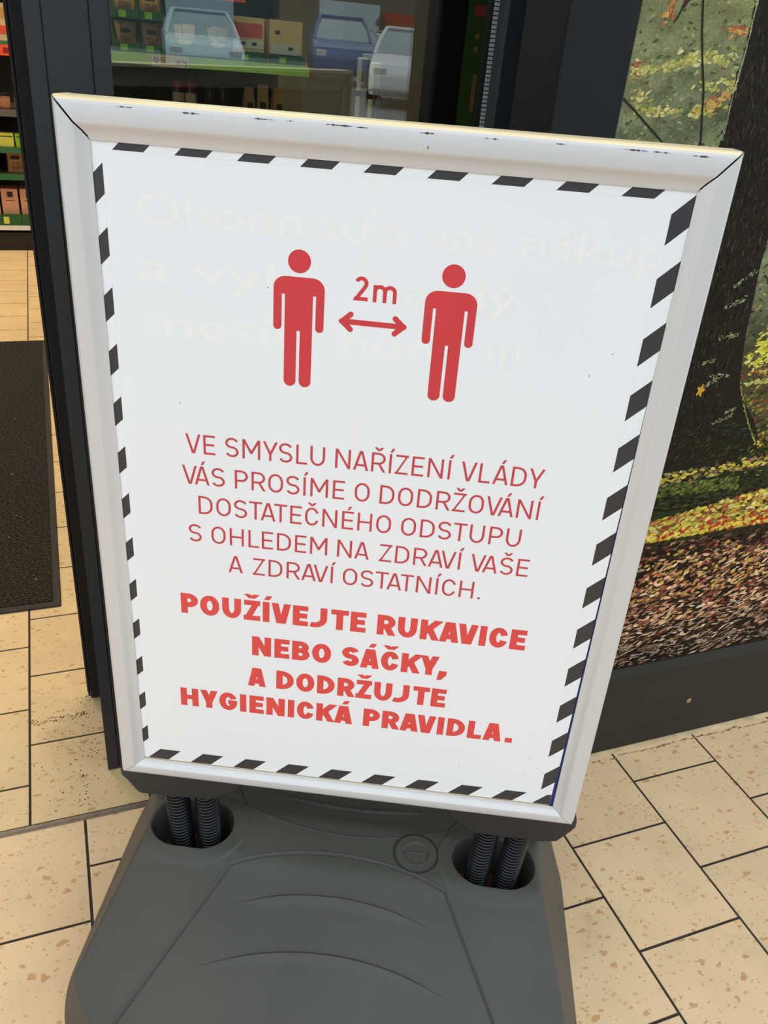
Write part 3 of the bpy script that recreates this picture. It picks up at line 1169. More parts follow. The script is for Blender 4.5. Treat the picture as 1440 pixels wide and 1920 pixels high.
for _ in range(9):
    px, py = random.uniform(.30, .46), random.uniform(-.95, .2)
    s = random.uniform(.0007, .0015)
    b.box(px - s, px + s * 1.6, py - s * .7, py + s * .7, .0075, .0088)
b.build('crumb', mat('crumb_white', lin(190, 186, 176), .9, 0, .1, 90), mroot)['kind'] = 'stuff'

# ------------------------------------------------------------------ the pavement sign
U = Vector((.90328, -.42882, .01387)).normalized()
V = Vector((-.00281, .02640, .99965))
V = (V - U * V.dot(U)).normalized()
Nn = U.cross(V)
BL = Vector((.0130, .8899, .31897))
SW, SH = .638, .8617
UA = Vector((.90337, -.42886, 0)).normalized()         # base: level, same heading
NA = Vector((-.42886, -.90337, 0))
base_c = Vector((.0130, .8899, 0)) + UA * .3195 + NA * (-.030)
MBASE = Matrix(((UA.x, NA.x * -1, 0, base_c.x), (UA.y, NA.y * -1, 0, base_c.y), (0, 0, 1, 0), (0, 0, 0, 1)))
sign = empty('pavement_sign', matrix=MBASE)
tag(sign, 'free-standing silver framed pavement sign with red distancing notice on a grey base', 'sign')
MS = MBASE.inverted() @ Matrix(((U.x, V.x, Nn.x, BL.x), (U.y, V.y, Nn.y, BL.y), (U.z, V.z, Nn.z, BL.z), (0, 0, 0, 1)))


# --- base: blow-moulded plastic foot.  local a = along sign, w = towards the reader (= -local y)
def base_mesh():
    Wm, HW, Rc = .300, .3790, .172
    na, nw = 640, 600

    def smooth(t):
        t = np.clip(t, 0, 1)
        return t * t * (3 - 2 * t)
    s = np.linspace(-1, 1, na + 1)
    s = np.sign(s) * (1 - (1 - np.abs(s)) ** 1.0)
    wv = np.concatenate([np.linspace(-Wm, -.07, 110, endpoint=False), np.linspace(-.07, .275, 460, endpoint=False), Wm - .025 * (1 - np.linspace(0, 1, 31)) ** 1.5])
    S_, W_ = np.meshgrid(s, wv)
    aw = np.abs(W_)
    cor = np.clip(aw - (Wm - Rc), 0, Rc)
    half = HW - Rc + np.sqrt(np.maximum(Rc ** 2 - cor ** 2, 0))
    A = S_ * half
    zt = .1905 - .335 * np.maximum(aw - .034, 0) * smooth((aw - .034) / .05 + .35)
    hx = .2975 + .19 * np.maximum(aw - .03, 0)
    hx = np.minimum(hx, half - .026)
    side = np.clip((half - np.abs(A)) / (half - hx), 0, 1.6)
    k = .10
    side_h = np.minimum(side, 1.0)
    # soft shoulder
    d = np.clip((side - 1 + k) / (2 * k), 0, 1)
    prof = np.where(side < 1 - k, side, np.where(side > 1 + k, 1.0, (1 - k) + 2 * k * (d - d * d / 2)))
    fr = np.clip((Wm - aw) / .028, 0, 1)
    fr = np.sqrt(np.maximum(1 - (1 - fr) ** 2, 0))
    z = zt * prof * fr
    top = smooth((side - .9) / .3)
    # panel: bounded by an arc at the back and two diverging lines
    arc_w = .0185 + .034 * (A / .158) ** 2          # distance from the centre line, both faces
    line = .158 + .50 * (aw - .052)
    inside = np.minimum(aw - arc_w, (line - np.abs(A)) * .88)
    z -= (.0020 * smooth(inside / .0016 + .5) + .0024 * np.exp(-(inside - .0006) ** 2 / .0011 ** 2)) * top
    z += .0010 * np.exp(-(inside + .0016) ** 2 / .0013 ** 2) * top
    # two swoosh grooves per face
    for w0, cv, al, x_c in ((.0785, .026, .150, .0), (.150, .040, .190, .0)):
        dw = aw - (w0 + cv * ((A - x_c) / al) ** 2)
        amp = smooth((1 - np.abs(A - x_c) / al) / .55)
        z -= amp * .0022 * np.exp(-dw ** 2 / .0011 ** 2)
        wdt = .004 + .010 * amp
        z += amp * .0050 * np.where(dw < 0, 0, smooth(dw / .0016) * np.clip(1 - dw / wdt, 0, 1))
    # collar crease round the wells and the wells themselves
    for ac in (-.2305, .2285):
        q = np.maximum(np.abs(A - ac) - .018, 0)
        r = np.sqrt(q ** 2 + (W_ + .004) ** 2 * (1.0 if True else 1))
        z += .0025 * smooth((.068 - r) / .004) * top
        dpt = smooth((.0445 - r) / .006)
        z = z * (1 - dpt) + np.minimum(z, .085 + .03 * smooth(r / .045)) * dpt
    verts = np.stack([A, -W_, np.maximum(z, 0.0)], -1).reshape(-1, 3)
    faces = []
    for j in range(nw):
        for i in range(na):
            k0 = j * (na + 1) + i
            faces.append((k0, k0 + 1, k0 + na + 2, k0 + na + 1))
    b = MB()
    b.v = [tuple(map(float, p)) for p in verts]
    mi = []
    zc = verts[:, 2]
    for f in faces:
        cxy = verts[f[0]]
        inwell = any(abs(cxy[0] - ac) < .060 and abs(-cxy[1] + .004) < .043 for ac in (-.2305, .2285)) and zc[f[0]] < .128
        mi.append(1 if inwell else 0)
    b.f, b.mi = faces, mi
    o = b.build('base', [M_GREY, M_WELL], sign, smooth=True)
    # closing rim down to the floor
    b = MB()
    ring = []
    for t in np.linspace(0, 2 * pi, 120, endpoint=False):
        ca, sa = math.cos(t), math.sin(t)
        qx = (HW - Rc) * (1 if ca > 0 else -1) + (Rc) * ca
        qy = (Wm - Rc) * (1 if sa > 0 else -1) + (Rc) * sa
        ring.append((qx * .992, qy * .992))
    b.prism(ring, 'z', 0.0, .004)
    b.build('foot_rim', M_GREY, sign)
    return o


base_mesh()

# filler cap on the right of the deck
cap_z = .1905
b = MB()
R_ = .0325
b.lathe([(R_ + .0012, 0), (R_ + .0012, .0012), (R_, .0016), (R_, .0006), (R_ - .0018, .0006), (R_ - .0018, .0022), (.0195, .0024), (.0185, .0010), (.012, -.0035), (.0005, -.005)], seg=48)
b2 = MB()
b2.lathe([(R_ + .0003, .0018), (R_ + .0016, .0018)], seg=48)  # flat dark ring painted for the shaded gap round the cap
b2.f = b2.f[:-2]
b2.mi = b2.mi[:-2]
capo = b.build('filler_cap', M_GREY, sign, autosmooth=35, matrix=Matrix.Translation((.1115, .001, cap_z - .0002)) @ Matrix.Rotation(.02, 4, 'X'))
b2.build('seam', mat('painted_seam_shade', lin(20, 20, 20), .8, 0, .1, 50), capo)
b = MB()
b.box(-.0172, .0172, -.0016, .0016, -.004, .0026)
b.build('grip', M_GREY, capo, bevel=.0008)

# springs
sp_proto = None


def spring():
    b = MB()
    turns, r, wr, z0, z1 = 27, .0155, .0023, .0, .172
    pts = []
    n = turns * 18
    for k in range(n + 1):
        a = 2 * pi * k / 18
        pts.append((r * math.cos(a), r * math.sin(a), z0 + (z1 - z0) * k / n))
    b.tube(pts, wr, 6)
    b.lathe([(r - .003, .0), (r - .003, z1)], seg=14, mi=1)
    return b.build('coil_spring', [M_SPRING, M_BRACK], sign, smooth=True)


for k, (a_, w_, zt_) in enumerate(((-.2475, 0, .280), (-.2035, 0, .280), (.1985, 0, .288), (.2435, 0, .289))):
    if sp_proto is None:
        sp_proto = spring()
        o = sp_proto
    else:
        o = sp_proto.copy()
        COL.objects.link(o)
        o.parent = sign
    lean = .06 if k < 2 else -.0
    o.location = (a_ + (.004 if k < 2 else .006), -w_, zt_ - .172 - .012)
    o.rotation_euler = (0, -.045 if k < 2 else .03, 0)

# brackets under the frame
TH = .036                      # thickness of the frame, front face at w = 0
for name_side, pts in (('l', [(-.0030, .006), (-.0026, -.008), (.0040, -.014), (.0195, -.0370), (.026, -.0400), (.124, -.0375), (.135, -.0340), (.170, -.0095), (.176, .006)]),
                       ('r', [(.4600, .006), (.4665, -.0115), (.498, -.0370), (.508, -.0400), (.603, -.0400), (.6215, -.0360), (.6385, -.0120), (.6425, -.004), (.6425, .010)])):
    b = MB()
    b.prism(pts, 'z', -TH - .004, -.001)
    o = b.build('bracket', M_BRACK, sign, bevel=.004, matrix=MS, bseg=3)

# frame rails: one profile, mitred at the corners
LI, RI, TI, BI = .0325, .0322, .0375, .0262


def rail(name, side, gap0, gap1, thick=.0):
    """profile points (d inward share 0..1, w)"""
    wd_ = {'l': LI, 'r': RI, 't': TI, 'b': BI}[side]
    prof = []
    rr = .0062
    for k in range(7):
        a = pi - k * (pi / 2) / 6
        prof.append((rr + rr * math.cos(a), -rr + rr * math.sin(a)))
    q = wd_ / .0325
    prof = [(0, -TH)] + prof + [(.0185 * q, 0.0004), (.0200 * q, -.0002), (.0222 * q, -.0022), (.0255 * q, -.0048), (.0295 * q, -.0060), (wd_ - .0006, -.0063), (wd_, -.0067), (wd_, -.0076), (wd_ - .004, -.0076), (wd_ - .004, -TH)]
    vs, fs = [], []
    n = len(prof)
    for end in (0, 1):
        for d, wz in prof:
            t = d / wd_
            if side in 'tb':
                lo, hi = d * LI / wd_, SW - d * RI / wd_
                u = (lo + gap0) if end == 0 else (hi - gap1)
                v = SH - d if side == 't' else d
            else:
                lo, hi = d * BI / wd_, SH - d * TI / wd_
                v = (lo + gap0) if end == 0 else (hi - gap1)
                u = d if side == 'l' else SW - d
            vs.append((u, v, wz))
    mi = []
    for i in range(n):
        j = (i + 1) % n
        fs.append((i, j, n + j, n + i))
        mi.append(0)
    if side == 't':
        for i in range(0, 5):
            mi[i] = 1
    fs += [tuple(range(n)), tuple(range(n, 2 * n))[::-1]]
    mi += [2, 2]
    b = MB()
    b.v, b.f, b.mi = vs, fs, mi
    o = b.build(name, [M_SILV, M_CREAM, M_BRACK], sign, autosmooth=32, matrix=MS)
    return o


top = rail('frame_rail', 't', .0022, .0018)
rail('frame_rail', 'b', .0003, .0003)
rail('frame_rail', 'l', .0003, .0002)
rail('frame_rail', 'r', .0003, .0002)
# dark corner bodies seen through the open mitres
for u0, u1 in ((.004, LI + .002), (SW - RI - .002, SW - .004)):
    b = MB()
    b.box(u0, u1, SH - TI - .002, SH - .004, -TH + .004, -.0085)
    b.build('corner_joint', mat('joint_dark', lin(30, 30, 34), .5, 0, .1, 40), sign, matrix=MS)
# cream plastic corner caps
for u0, u1, m_ in ((-.0004, .0105, M_CREAM), (SW - .0085, SW + .0004, mat('corner_grey', lin(190, 184, 170), .4, 0, .05, 40))):
    b = MB()
    b.box(u0, u1, SH - .0075, SH + .0004, -TH - .0003, -.0030)
    b.build('corner_cap', m_, sign, bevel=.0034, matrix=MS, bseg=3)
# worn nicks where the front face meets the cream top edge
for (u, ln) in ((.060, .022), (.122, .022), (.192, .022), (.222, .008), (.258, .030), (.288, .012), (.345, .016), (.405, .014), (.470, .010), (.528, .026), (.556, .018), (.590, .020)):
    b = MB()
    n_ = int(ln / .0011)
    v0 = SH - .0063 + random.uniform(-.0004, .0004)
    for k in range(n_ + 1):
        t_ = abs(value_noise(np.array([u * 900 + k * .8]), np.array([3.0]), 5)[0] - .25) * .0022 * math.sin(pi * (k + .4) / (n_ + .8))
        b.v += [(u + k * .0011, v0 - t_ * .6, .00036), (u + k * .0011, v0 + t_ * .6, .00036)]
    for k in range(n_):
        b.f.append((2 * k, 2 * k + 2, 2 * k + 3, 2 * k + 1))
        b.mi.append(0)
    b.build('paint_nick', M_CHIP, top)
b = MB()
b.poly([(.3540, SH - .0195, .00065), (.3552, SH - .0195, .00065), (.3550, SH - .0172, .00065), (.3542, SH - .0172, .00065)])
b.build('paint_nick', M_CHIP, top)

# back board, blue backing sheet
b = MB()
b.box(.005, SW - .005, .005, SH - .005, -TH, -.0125)
b.build('back_board', mat('board_dark', lin(40, 40, 44), .7, 0, .1, 30), sign, matrix=MS)
b = MB()
b.box(LI - .004, SW - RI + .003, BI - .006, SH - TI + .004, -.0110, -.0090)
b.build('backing_sheet', M_BLUE, sign, matrix=MS)
b = MB()
b.poly([(LI - .003, BI - .005, -.0088), (SW - RI - .0052, BI - .005, -.0088), (SW - RI - .0052, BI + .0022, -.0088), (LI - .003, BI + .0022, -.0088)])
b.build('paper_edge', M_CREAM, sign, matrix=MS)

# poster sheet with the right edge pulled in towards the bottom
PW = -.0080
edge = [(SW - RI + .002, SH - TI + .003), (SW - RI + .0004, .66), (SW - RI - .0006, .56), (SW - RI - .0020, .40), (SW - RI - .0036, .20), (SW - RI - .0048, .0276)]
b = MB()
pts = [(LI - .003, .0276)]
pts += [(e[0], e[1]) for e in edge[::-1]]
pts += [(LI - .003, SH - TI + .003)]
b.prism(pts, 'z', PW - .00025, PW)
poster = b.build('poster', M_PAPER, sign, matrix=MS)
PZ = PW + .00012
ST = PW + .00020

# hazard border: one continuous printed strip along each side
def hazard(pairs, first_black=True):
    """pairs: successive (inner, outer) edge points; every second field is black"""
    b = MB()
    n = len(pairs)
    b.v = [(p[0], p[1], PZ) for q in pairs for p in q]
    for i in range(n - 1):
        b.f.append((2 * i, 2 * i + 1, 2 * i + 3, 2 * i + 2))
        b.mi.append(0 if (i % 2 == 0) == first_black else 1)
    return b.build('hazard_border', [M_BLACK, M_PAPER], poster)


pr = []
for k in range(13):                                    # right
    v = .8032 - k * .0600
    xr = SW - RI - .0046 * (1 - v / SH) + .001
    ui = .5873 - .0022 * (1 - v / SH)
    pr += [((ui, v), (xr, v + xr - ui)), ((ui, v - .0288), (xr, v - .0288 + xr - ui))]
hazard(pr)
pr = []
for k in range(13):                                    # left
    v = .8050 - k * .0598
    ui, uo = .0424 - .0018 * k / 12, .0295
    hgt = .0285 - .0045 * k / 12
    pr += [((ui, v), (uo, v - (ui - uo))), ((ui, v - hgt), (uo, v - hgt - (ui - uo)))]
hazard(pr)
pr = []
for k in range(9):                                     # top
    u = .0531 + k * .0606
    vb, vt = .8172 - .0018 * k / 8, SH - TI + .001
    pr += [((u, vb), (u + vt - vb, vt)), ((u + .0305, vb), (u + .0305 + vt - vb, vt))]
hazard(pr)
pr = []
for k in range(9):                                     # bottom, ending in the cut-off corner stripe
    u = .0561 + k * .0603
    vt, vb = .0457, .0277
    pr += [((u, vt), (u - vt + vb, vb)), ((u + .0288, vt), (u + .0288 - vt + vb, vb))]
pr += [((.5950, .0457), (.5770, .0277)), ((.6009, .0468), (.6009, .0277))]
hazard(pr)

# pictogram: two standing figures, arrow and "2m"
def figure(c, v):
    out = []
    out.append(arc((c - .0002, v + .0123 + .0032), .0116, .0116, 0, 350, 34))
    sh = [(c + .02625, v - .0180)] + arc((c + .02625 - .0125, v - .0120), .0125, .0120, 0, 90, 8) + arc((c - .02625 + .0125, v - .0120), .0125, .0120, 90, 180, 8) + [(c - .02625, v - .0180)]
    out.append(sh)
    out.append([(c - .0145, v - .060), (c + .0145, v - .060), (c + .0145, v - .0165), (c - .0145, v - .0165)])
    for s in (-1, 1):
        out.append([(c + s * .02625, v - .0160), (c + s * .02625, v - .0510)] + [(c + s * p[0], p[1]) for p in arc((.02195, v - .0510), .0043, .0043, 0, -180, 10)] + [(c + s * .01765, v - .0160)])
        # leg
        out.append([(c + s * .0145, v - .052), (c + s * .0145, v - .1095)] + [(c + s * p[0], p[1]) for p in arc((.0081, v - .1095), .0064, .0064, 0, -180, 12)] + [(c + s * .0017, v - .0552)])
    return out


def halo(polys, e):
    o_ = []
    for q in polys:
        c_ = np.mean(np.array(q), 0)
        o_.append([(p[0] + e * (1 if p[0] > c_[0] else -1), p[1] + e * (1 if p[1] > c_[1] else -1)) for p in q])
    return o_


pol = []
for c, v in ((.2368, .7133), (.3914, .7126)):
    f_ = figure(c, v)
    # crotch: legs stay apart below the hip, so trim the torso block above them
    f_[2] = [(c - .0145, v - .0552), (c + .0145, v - .0552), (c + .0145, v - .0165), (c - .0145, v - .0165)]
    flat(f_, ST, 'pictogram', M_RED, poster)
pol = []
r_ = .0029
pol.append(capsule((.2815, .6728), (.3460, .6724), r_ * .98))
for (tx, ty, s) in ((.2822, .6728, 1), (.3452, .6724, -1)):
    for e in (-1, 1):
        pol.append(capsule((tx, ty), (tx + s * .0086, ty + e * .0078), r_ * .98))
flat(pol, ST, 'arrow', M_RED, poster)
pol = []
# the figure 2
cxx, top_, bas = .3000, .7192, .6955
two = arc((cxx, .7128), .0050, .0050, 160, -35, 12) + [(.2953, .6973), (.3068, .6973)]
pol += stroke(two, .0019)
pol.append([(.2931, .6955), (.3070, .6955), (.3070, .6991), (.2931, .6991)])
# the letter m
pol.append([(.3122, .6952), (.3160, .6952), (.3160, .7124), (.3122, .7124)])
for x0_ in (.3141, .3242):
    pol += stroke([(x0_, .7040)] + arc((x0_ + .0050, .7062), .0050, .0047, 180, 0, 10) + [(x0_ + .0100, .6952)], .0019)
flat(pol, ST, 'distance_figure', M_RED, poster)

# the notice
pol = []
for s, u0, u1, bse in (("VE SMYSLU NAŘÍZENÍ VLÁDY", .1120, .5142, .5061), ("VÁS PROSÍME O DODRŽOVÁNÍ", .1065, .5155, .4668), ("DOSTATEČNÉHO ODSTUPU", .1240, .5003, .4286),
                       ("S OHLEDEM NA ZDRAVÍ VAŠE", .1110, .5151, .3900), ("A ZDRAVÍ OSTATNÍCH.", .1581, .4640, .3517)):
    pol += text_polys(s, u0, u1, bse, .0236, .052, gap=.215, space=.46)
flat(pol, ST, 'notice_lettering', M_RED3, poster)
pol = []
for s, u0, u1, bse in (("POUŽÍVEJTE RUKAVICE", .0967, .5278, .2835), ("NEBO SÁČKY,", .1866, .4368, .2290), ("A DODRŽUJTE", .1807, .4401, .1782), ("HYGIENICKÁ PRAVIDLA.", .0896, .5338, .1315)):
    pol += text_polys(s, u0, u1, bse, .0300, .121, gap=.120, space=.40, wide=.02)
flat(pol, ST, 'bold_lettering', M_RED2, poster)

# faint older print showing through the paper
GZ = PW + .00006
for s, u0, u1, v, cap in (("Ohodnotte váš nákup", .0730, .5900, .7520, .0300), ("a vyh", .0715, .2350, .6960, .0300), ("každý", .3150, .4560, .6965, .0300), ("mesíc", .0750, .2400, .6395, .0300), ("hon", .2830, .3780, .6380, .0300), ("ll!", .4330, .4700, .6380, .0300)):
    g = font_mesh(s, 1.0, 'ghost_lettering', M_GHOST, poster, Matrix.Identity(4), 1.0, 0.0)
    xs_all = [q.co.x for q in g.data.vertices]
    kx, ky = (u1 - u0) / (max(xs_all) - min(xs_all)), cap / .727
    g.matrix_basis = Matrix.Translation((u0 - min(xs_all) * kx, v, GZ)) @ Matrix.Diagonal((kx, ky, 1, 1))
flat([[(.3050, .776), (.3085, .776), (.3100, .785), (.3065, .785)]] + [[(.1475 - .0008, .6660), (.1475 + .0008, .6660), (.1475 + sg * .0066 + .0016, .6725), (.1475 + sg * .0066 - .0016, .6725)] for sg in (-1, 1)], GZ, 'ghost_lettering', M_GHOST, poster)
# fold line down the sheet
b = MB()
b.poly([(.3010, .03, PW + .00003), (.3042, .03, PW + .00003), (.3042, .822, PW + .00003), (.3010, .822, PW + .00003)])
b.build('fold', mat('paper_fold', (.845, .85, .845, 1), .3, 0, .01, 5), poster)
# small dirt specks
for (u, v) in ((.108, .565), (.205, .70), (.560, .665), (.541, .640), (.573, .092), (.558, .075), (.47, .08), (.56, .11)):
    r = .0007
    b = MB()
    b.poly([(u + r * math.cos(t), v + r * 1.3 * math.sin(t), ST) for t in np.linspace(0, 2 * pi, 7, endpoint=False)])
    b.build('speck', mat('speck_grey', lin(150, 150, 146), .7, 0, .1, 50), poster)

# ------------------------------------------------------------------ goods behind the glass
M_GRN = mat('shelf_green', lin(34, 92, 42), .5, 0, .08, 20)
M_DGRN = mat('display_green', lin(22, 76, 58), .5, 0, .1, 20)
M_LIME = mat('price_rail_lime', lin(150, 190, 74), .5, 0, .08, 12)
M_LTAG = mat('tag_lime', lin(140, 196, 40), .5, 0, .06, 30)
M_YTAG = mat('tag_yellow', lin(214, 214, 90), .5, 0, .06, 30)
M_TAG = mat('price_tag', lin(214, 196, 180), .5, 0, .03, 30)
M_INK = mat('ink', lin(40, 36, 36), .6, 0, .05, 30)
M_KRAFT = mat('kraft_paper', lin(196, 150, 96), .6, 0, .18, 60)
M_NUTS = mat('nuts_print', lin(150, 106, 62), .5, 0, .6, 110, detail=5)
M_CARD = mat('carton_cream', lin(212, 186, 140), .6, 0, .08, 40)
M_PINK = mat('carton_pink', lin(222, 166, 136), .6, 0, .06, 40)
M_WHITEP = mat('carton_white', lin(206, 204, 196), .5, 0, .06, 30)
M_ORANGE = mat('price_orange', lin(240, 96, 30), .5, 0, .04, 30)
M_TOMATO = mat('tomato_print', lin(216, 84, 52), .5, 0, .2, 30)
M_SHELF = mat('shelf_metal', lin(86, 82, 74), .5, .2, .08, 20)
M_SHELFD = mat('shelf_metal_dark', lin(34, 31, 28), .6, .1, .08, 20)
M_CAPR = mat('jar_lid_red', lin(150, 40, 26), .35, .2, .1, 60)
M_JARL = mat('jar_label', lin(206, 180, 150), .5, 0, .08, 60)
M_JARD = mat('jar_dark', lin(58, 30, 20), .15, 0, .2, 40)
M_CLEAR = mat('film_clear', lin(150, 156, 150), .12, .2, .3, 30)


def gondola(name, label, x0, x1, yf, depth, shelves, kick, height, rail_mat, back=True):
    """shelf unit: uprights, back panel, shelves (> price rail)"""
    r = empty(name, ((x0 + x1) / 2, yf + depth / 2, 0))
    tag(r, label, 'shelf unit')
    hx = (x1 - x0) / 2
    hd = depth / 2
    for s in (-1, 1):
        b = MB()
        b.box(s * hx - .012 - (0.012 if s > 0 else -.012), s * hx + .012 - (0.012 if s > 0 else -.012), hd - .05, hd, 0, height)
        b.build('upright', M_SHELF, r, bevel=.002)
    b = MB()
    b.box(-hx + .025, hx - .025, hd - .03, hd - .015, kick, height)
    b.build('back_panel', M_SHELFD, r)
    b = MB()
    b.box(-hx, hx, -hd + .012, hd - .05, 0, kick - .018)
    b.build('kick_plate', M_SHELFD, r)
    for z, rh, m_ in shelves:
        b = MB()
        b.box(-hx, hx, -hd, hd - .03, z - .018, z)
        sh = b.build('shelf', M_SHELFD if m_ is None else M_SHELF, r, bevel=.001)
        if m_ is not None:
            b = MB()
            b.prism([(-hd - .012, z - rh), (-hd - .001, z - rh), (-hd - .001, z), (-hd - .006, z)], 'x', -hx, hx)
            b.build('price_rail', m_, sh)
    return r


def tray(loc, sx_, sy_, lip, back_h, m_, label, group, tagm=None, cat='tray', th=.003):
    """shelf-ready cardboard tray: floor, low front, rising sides, back"""
    r = empty('cardboard_tray', loc)
    tag(r, label, cat, group)
    b = MB()
    hx, hy = sx_ / 2, sy_ / 2
    b.box(-hx, hx, -hy, hy, 0, th)
    b.box(-hx, hx, -hy, -hy + th, th, lip)
    b.box(-hx, hx, hy - th, hy, th, back_h)
    for s in (-1, 1):
        xa, xb = (hx - th, hx) if s > 0 else (-hx, -hx + th)
        b.prism([(-hy + th, th), (hy - th, th), (hy - th, back_h), (-hy + th, lip)], 'x', xa, xb)
    b.build('tray_body', m_, r)
    if tagm is not None:
        b = MB()
        b.box(-hx * .3 - .012, -hx * .3 + .012, -hy - .0008, -hy, .003, lip - .003)
        b.build('tag', tagm, r)
    return r


def pouch_mesh(w_, h_, d_, mats, window=True):
    b = MB()
    nx, nz = 10, 12
    for side in (-1, 1):
        vs = []
        for j in range(nz + 1):
            for i in range(nx + 1):
                s, t = -1 + 2 * i / nx, j / nz
                bul = d_ / 2 * max(0, (1 - s ** 4)) * max(0, math.sin(pi * min(1, max(0, t * .92 + .03)))) ** .7
                vs.append((s * w_ / 2 * (1 - .05 * math.sin(pi * t)), side * bul, t * h_))
        fs = []
        base = len(b.v)
        for j in range(nz):
            for i in range(nx):
                k = j * (nx + 1) + i
                fs.append((k, k + 1, k + nx + 2, k + nx + 1))
                b.mi.append(1 if (window and side < 0 and 2 <= i < nx - 2 and 2 <= j < 6) else (2 if (side < 0 and 7 <= j < 9 and 2 <= i < 7) else 0))
        b.v += vs
        b.f += [tuple(q + base for q in f) for f in fs]
    return b


def pouch(loc, w_, h_, d_, label, group, mats, rz=0.0):
    o = pouch_mesh(w_, h_, d_, mats).build('snack_pouch', mats, None, smooth=True)
    o.location = loc
    o.rotation_euler = (-.06, 0, rz)
    return tag(o, label, 'pouch', group)


def carton(name, loc, sx_, sy_, sz_, m_, label, cat, group=None, panels=(), rz=0.0):
    """box with folded flaps on top and printed panels (x0,x1,z0,z1,material) on the front"""
    r = empty(name, loc, rz)
    tag(r, label, cat, group)
    hx, hy = sx_ / 2, sy_ / 2
    b = MB()
    b.box(-hx, hx, -hy, hy, 0, sz_)
    b.box(-hx + .001, -.001, -hy + .002, hy - .002, sz_, sz_ + .0012)
    b.box(.001, hx - .001, -hy + .002, hy - .002, sz_, sz_ + .0008)
    b.build('carton_body', m_, r, bevel=.0015)
    for p in panels:
        b = MB()
        b.box(p[0], p[1], -hy - .0008, -hy - .0001, p[2], p[3])
        b.build('printed_panel', p[4], r)
    return r


def jar(loc, r_, h_, label, group, glass, lid, lab):
    o = empty('glass_jar', loc)
    tag(o, label, 'jar', group)
    b = MB()
    b.lathe([(r_ * .9, 0), (r_, .004), (r_, h_ * .72), (r_ * .86, h_ * .80), (r_ * .86, h_ * .82)], seg=22)
    b.build('jar_body', glass, o, autosmooth=40)
    b = MB()
    b.lathe([(r_ * .93, h_ * .80), (r_ * .95, h_ * .82), (r_ * .95, h_ * .98), (r_ * .90, h_)], seg=22)
    b.build('lid', lid, o, autosmooth=40)
    b = MB()
    b.lathe([(r_ * 1.004, h_ * .10), (r_ * 1.012, h_ * .11), (r_ * 1.012, h_ * .66), (r_ * 1.004, h_ * .67)], seg=22)
    b.build('paper_label', lab, o, autosmooth=40)
    return o


# --- shelf unit behind the fixed pane
YS = 3.30
unit = gondola('shelf_unit', 'shelf unit with lime green price rail behind the fixed pane', .245, .935, YS, .50,
               [(.10, .03, M_SHELF), (.955, .03, None), (1.140, .034, M_LIME), (1.62, .034, M_LIME)], .12, 2.0, M_LIME)
shelf_lime = [c for c in kids(unit) if c.name.startswith('shelf')]
# price tag clipped to the rail
pt = empty('price_tag', (.440, YS - .0135, 1.1055))
tag(pt, 'beige price tag reading 39.90 on the lime price rail', 'price tag')
b = MB()
b.box(-.063, .063, -.0016, 0, -.001, .0345)
b.build('card', M_TAG, pt)
RX = Matrix.Rotation(pi / 2, 4, 'X')
font_mesh('39.90', .021, 'price', M_INK, pt, Matrix.Translation((.020, -.0019, .006)) @ RX, .82, .0006)
b = MB()
for k in range(5):
    for q in range(4):
        if (k * 3 + q * 5) % 4:
            b.box(-.055 + k * .0032, -.0525 + k * .0032, -.0019, -.0016, .008 + q * .005, .0118 + q * .005)
b.build('symbol', M_INK, pt)
b = MB()
for k, ln in enumerate((.026, .018, .030)):
    b.box(-.032, -.032 + ln, -.0019, -.0016, .0245 - k * .007, .0262 - k * .007)
b.build('small_print', mat('ink_red', lin(150, 90, 80), .6, 0, .05, 30), pt)

# nut trays: two stacks, two high
GT = 'green nut trays on the shelf behind the glass'
pos = {0: ('left', .3050), 1: ('right', .3895)}
for c in (0, 1):
    for lv in (0, 1):
        z = 1.140 + lv * .098
        where = ('lower' if lv == 0 else 'upper') + ' green tray with lime tag, ' + ('nearest the window post' if c == 0 else 'beside the tall green display box')
        tray((pos[c][1], YS + .085, z), .080, .150, .026, .094, M_GRN, where, GT, M_LTAG)
        wh2 = ('lower' if lv == 0 else 'upper') + ' tray ' + ('nearest the window post' if c == 0 else 'beside the tall green display box')
        for k in range(2):
            pouch((pos[c][1] + .001, YS + .048 + k * .048, z + .004), .068, .086, .034,
                  ('front' if k == 0 else 'rear') + ' kraft nut pouch in the ' + wh2, 'kraft nut pouches', [M_KRAFT, M_NUTS, M_INK], random.uniform(-.05, .05))

# tall dark green display box with two cut-outs showing cream cartons
db = empty('display_box', (.545, YS + .09, 1.140))
tag(db, 'large dark green display box with two cut-outs on the lime railed shelf', 'display box')
b = MB()
hx_, hy_ = .1085, .08
b.box(-hx_, hx_, hy_ - .003, hy_, 0, .23)
for s in (-1, 1):
    xa, xb = (hx_ - .003, hx_) if s > 0 else (-hx_, -hx_ + .003)
    b.box(xa, xb, -hy_, hy_ - .003, 0, .23)
b.box(-hx_ + .003, hx_ - .003, -hy_, hy_ - .003, 0, .003)
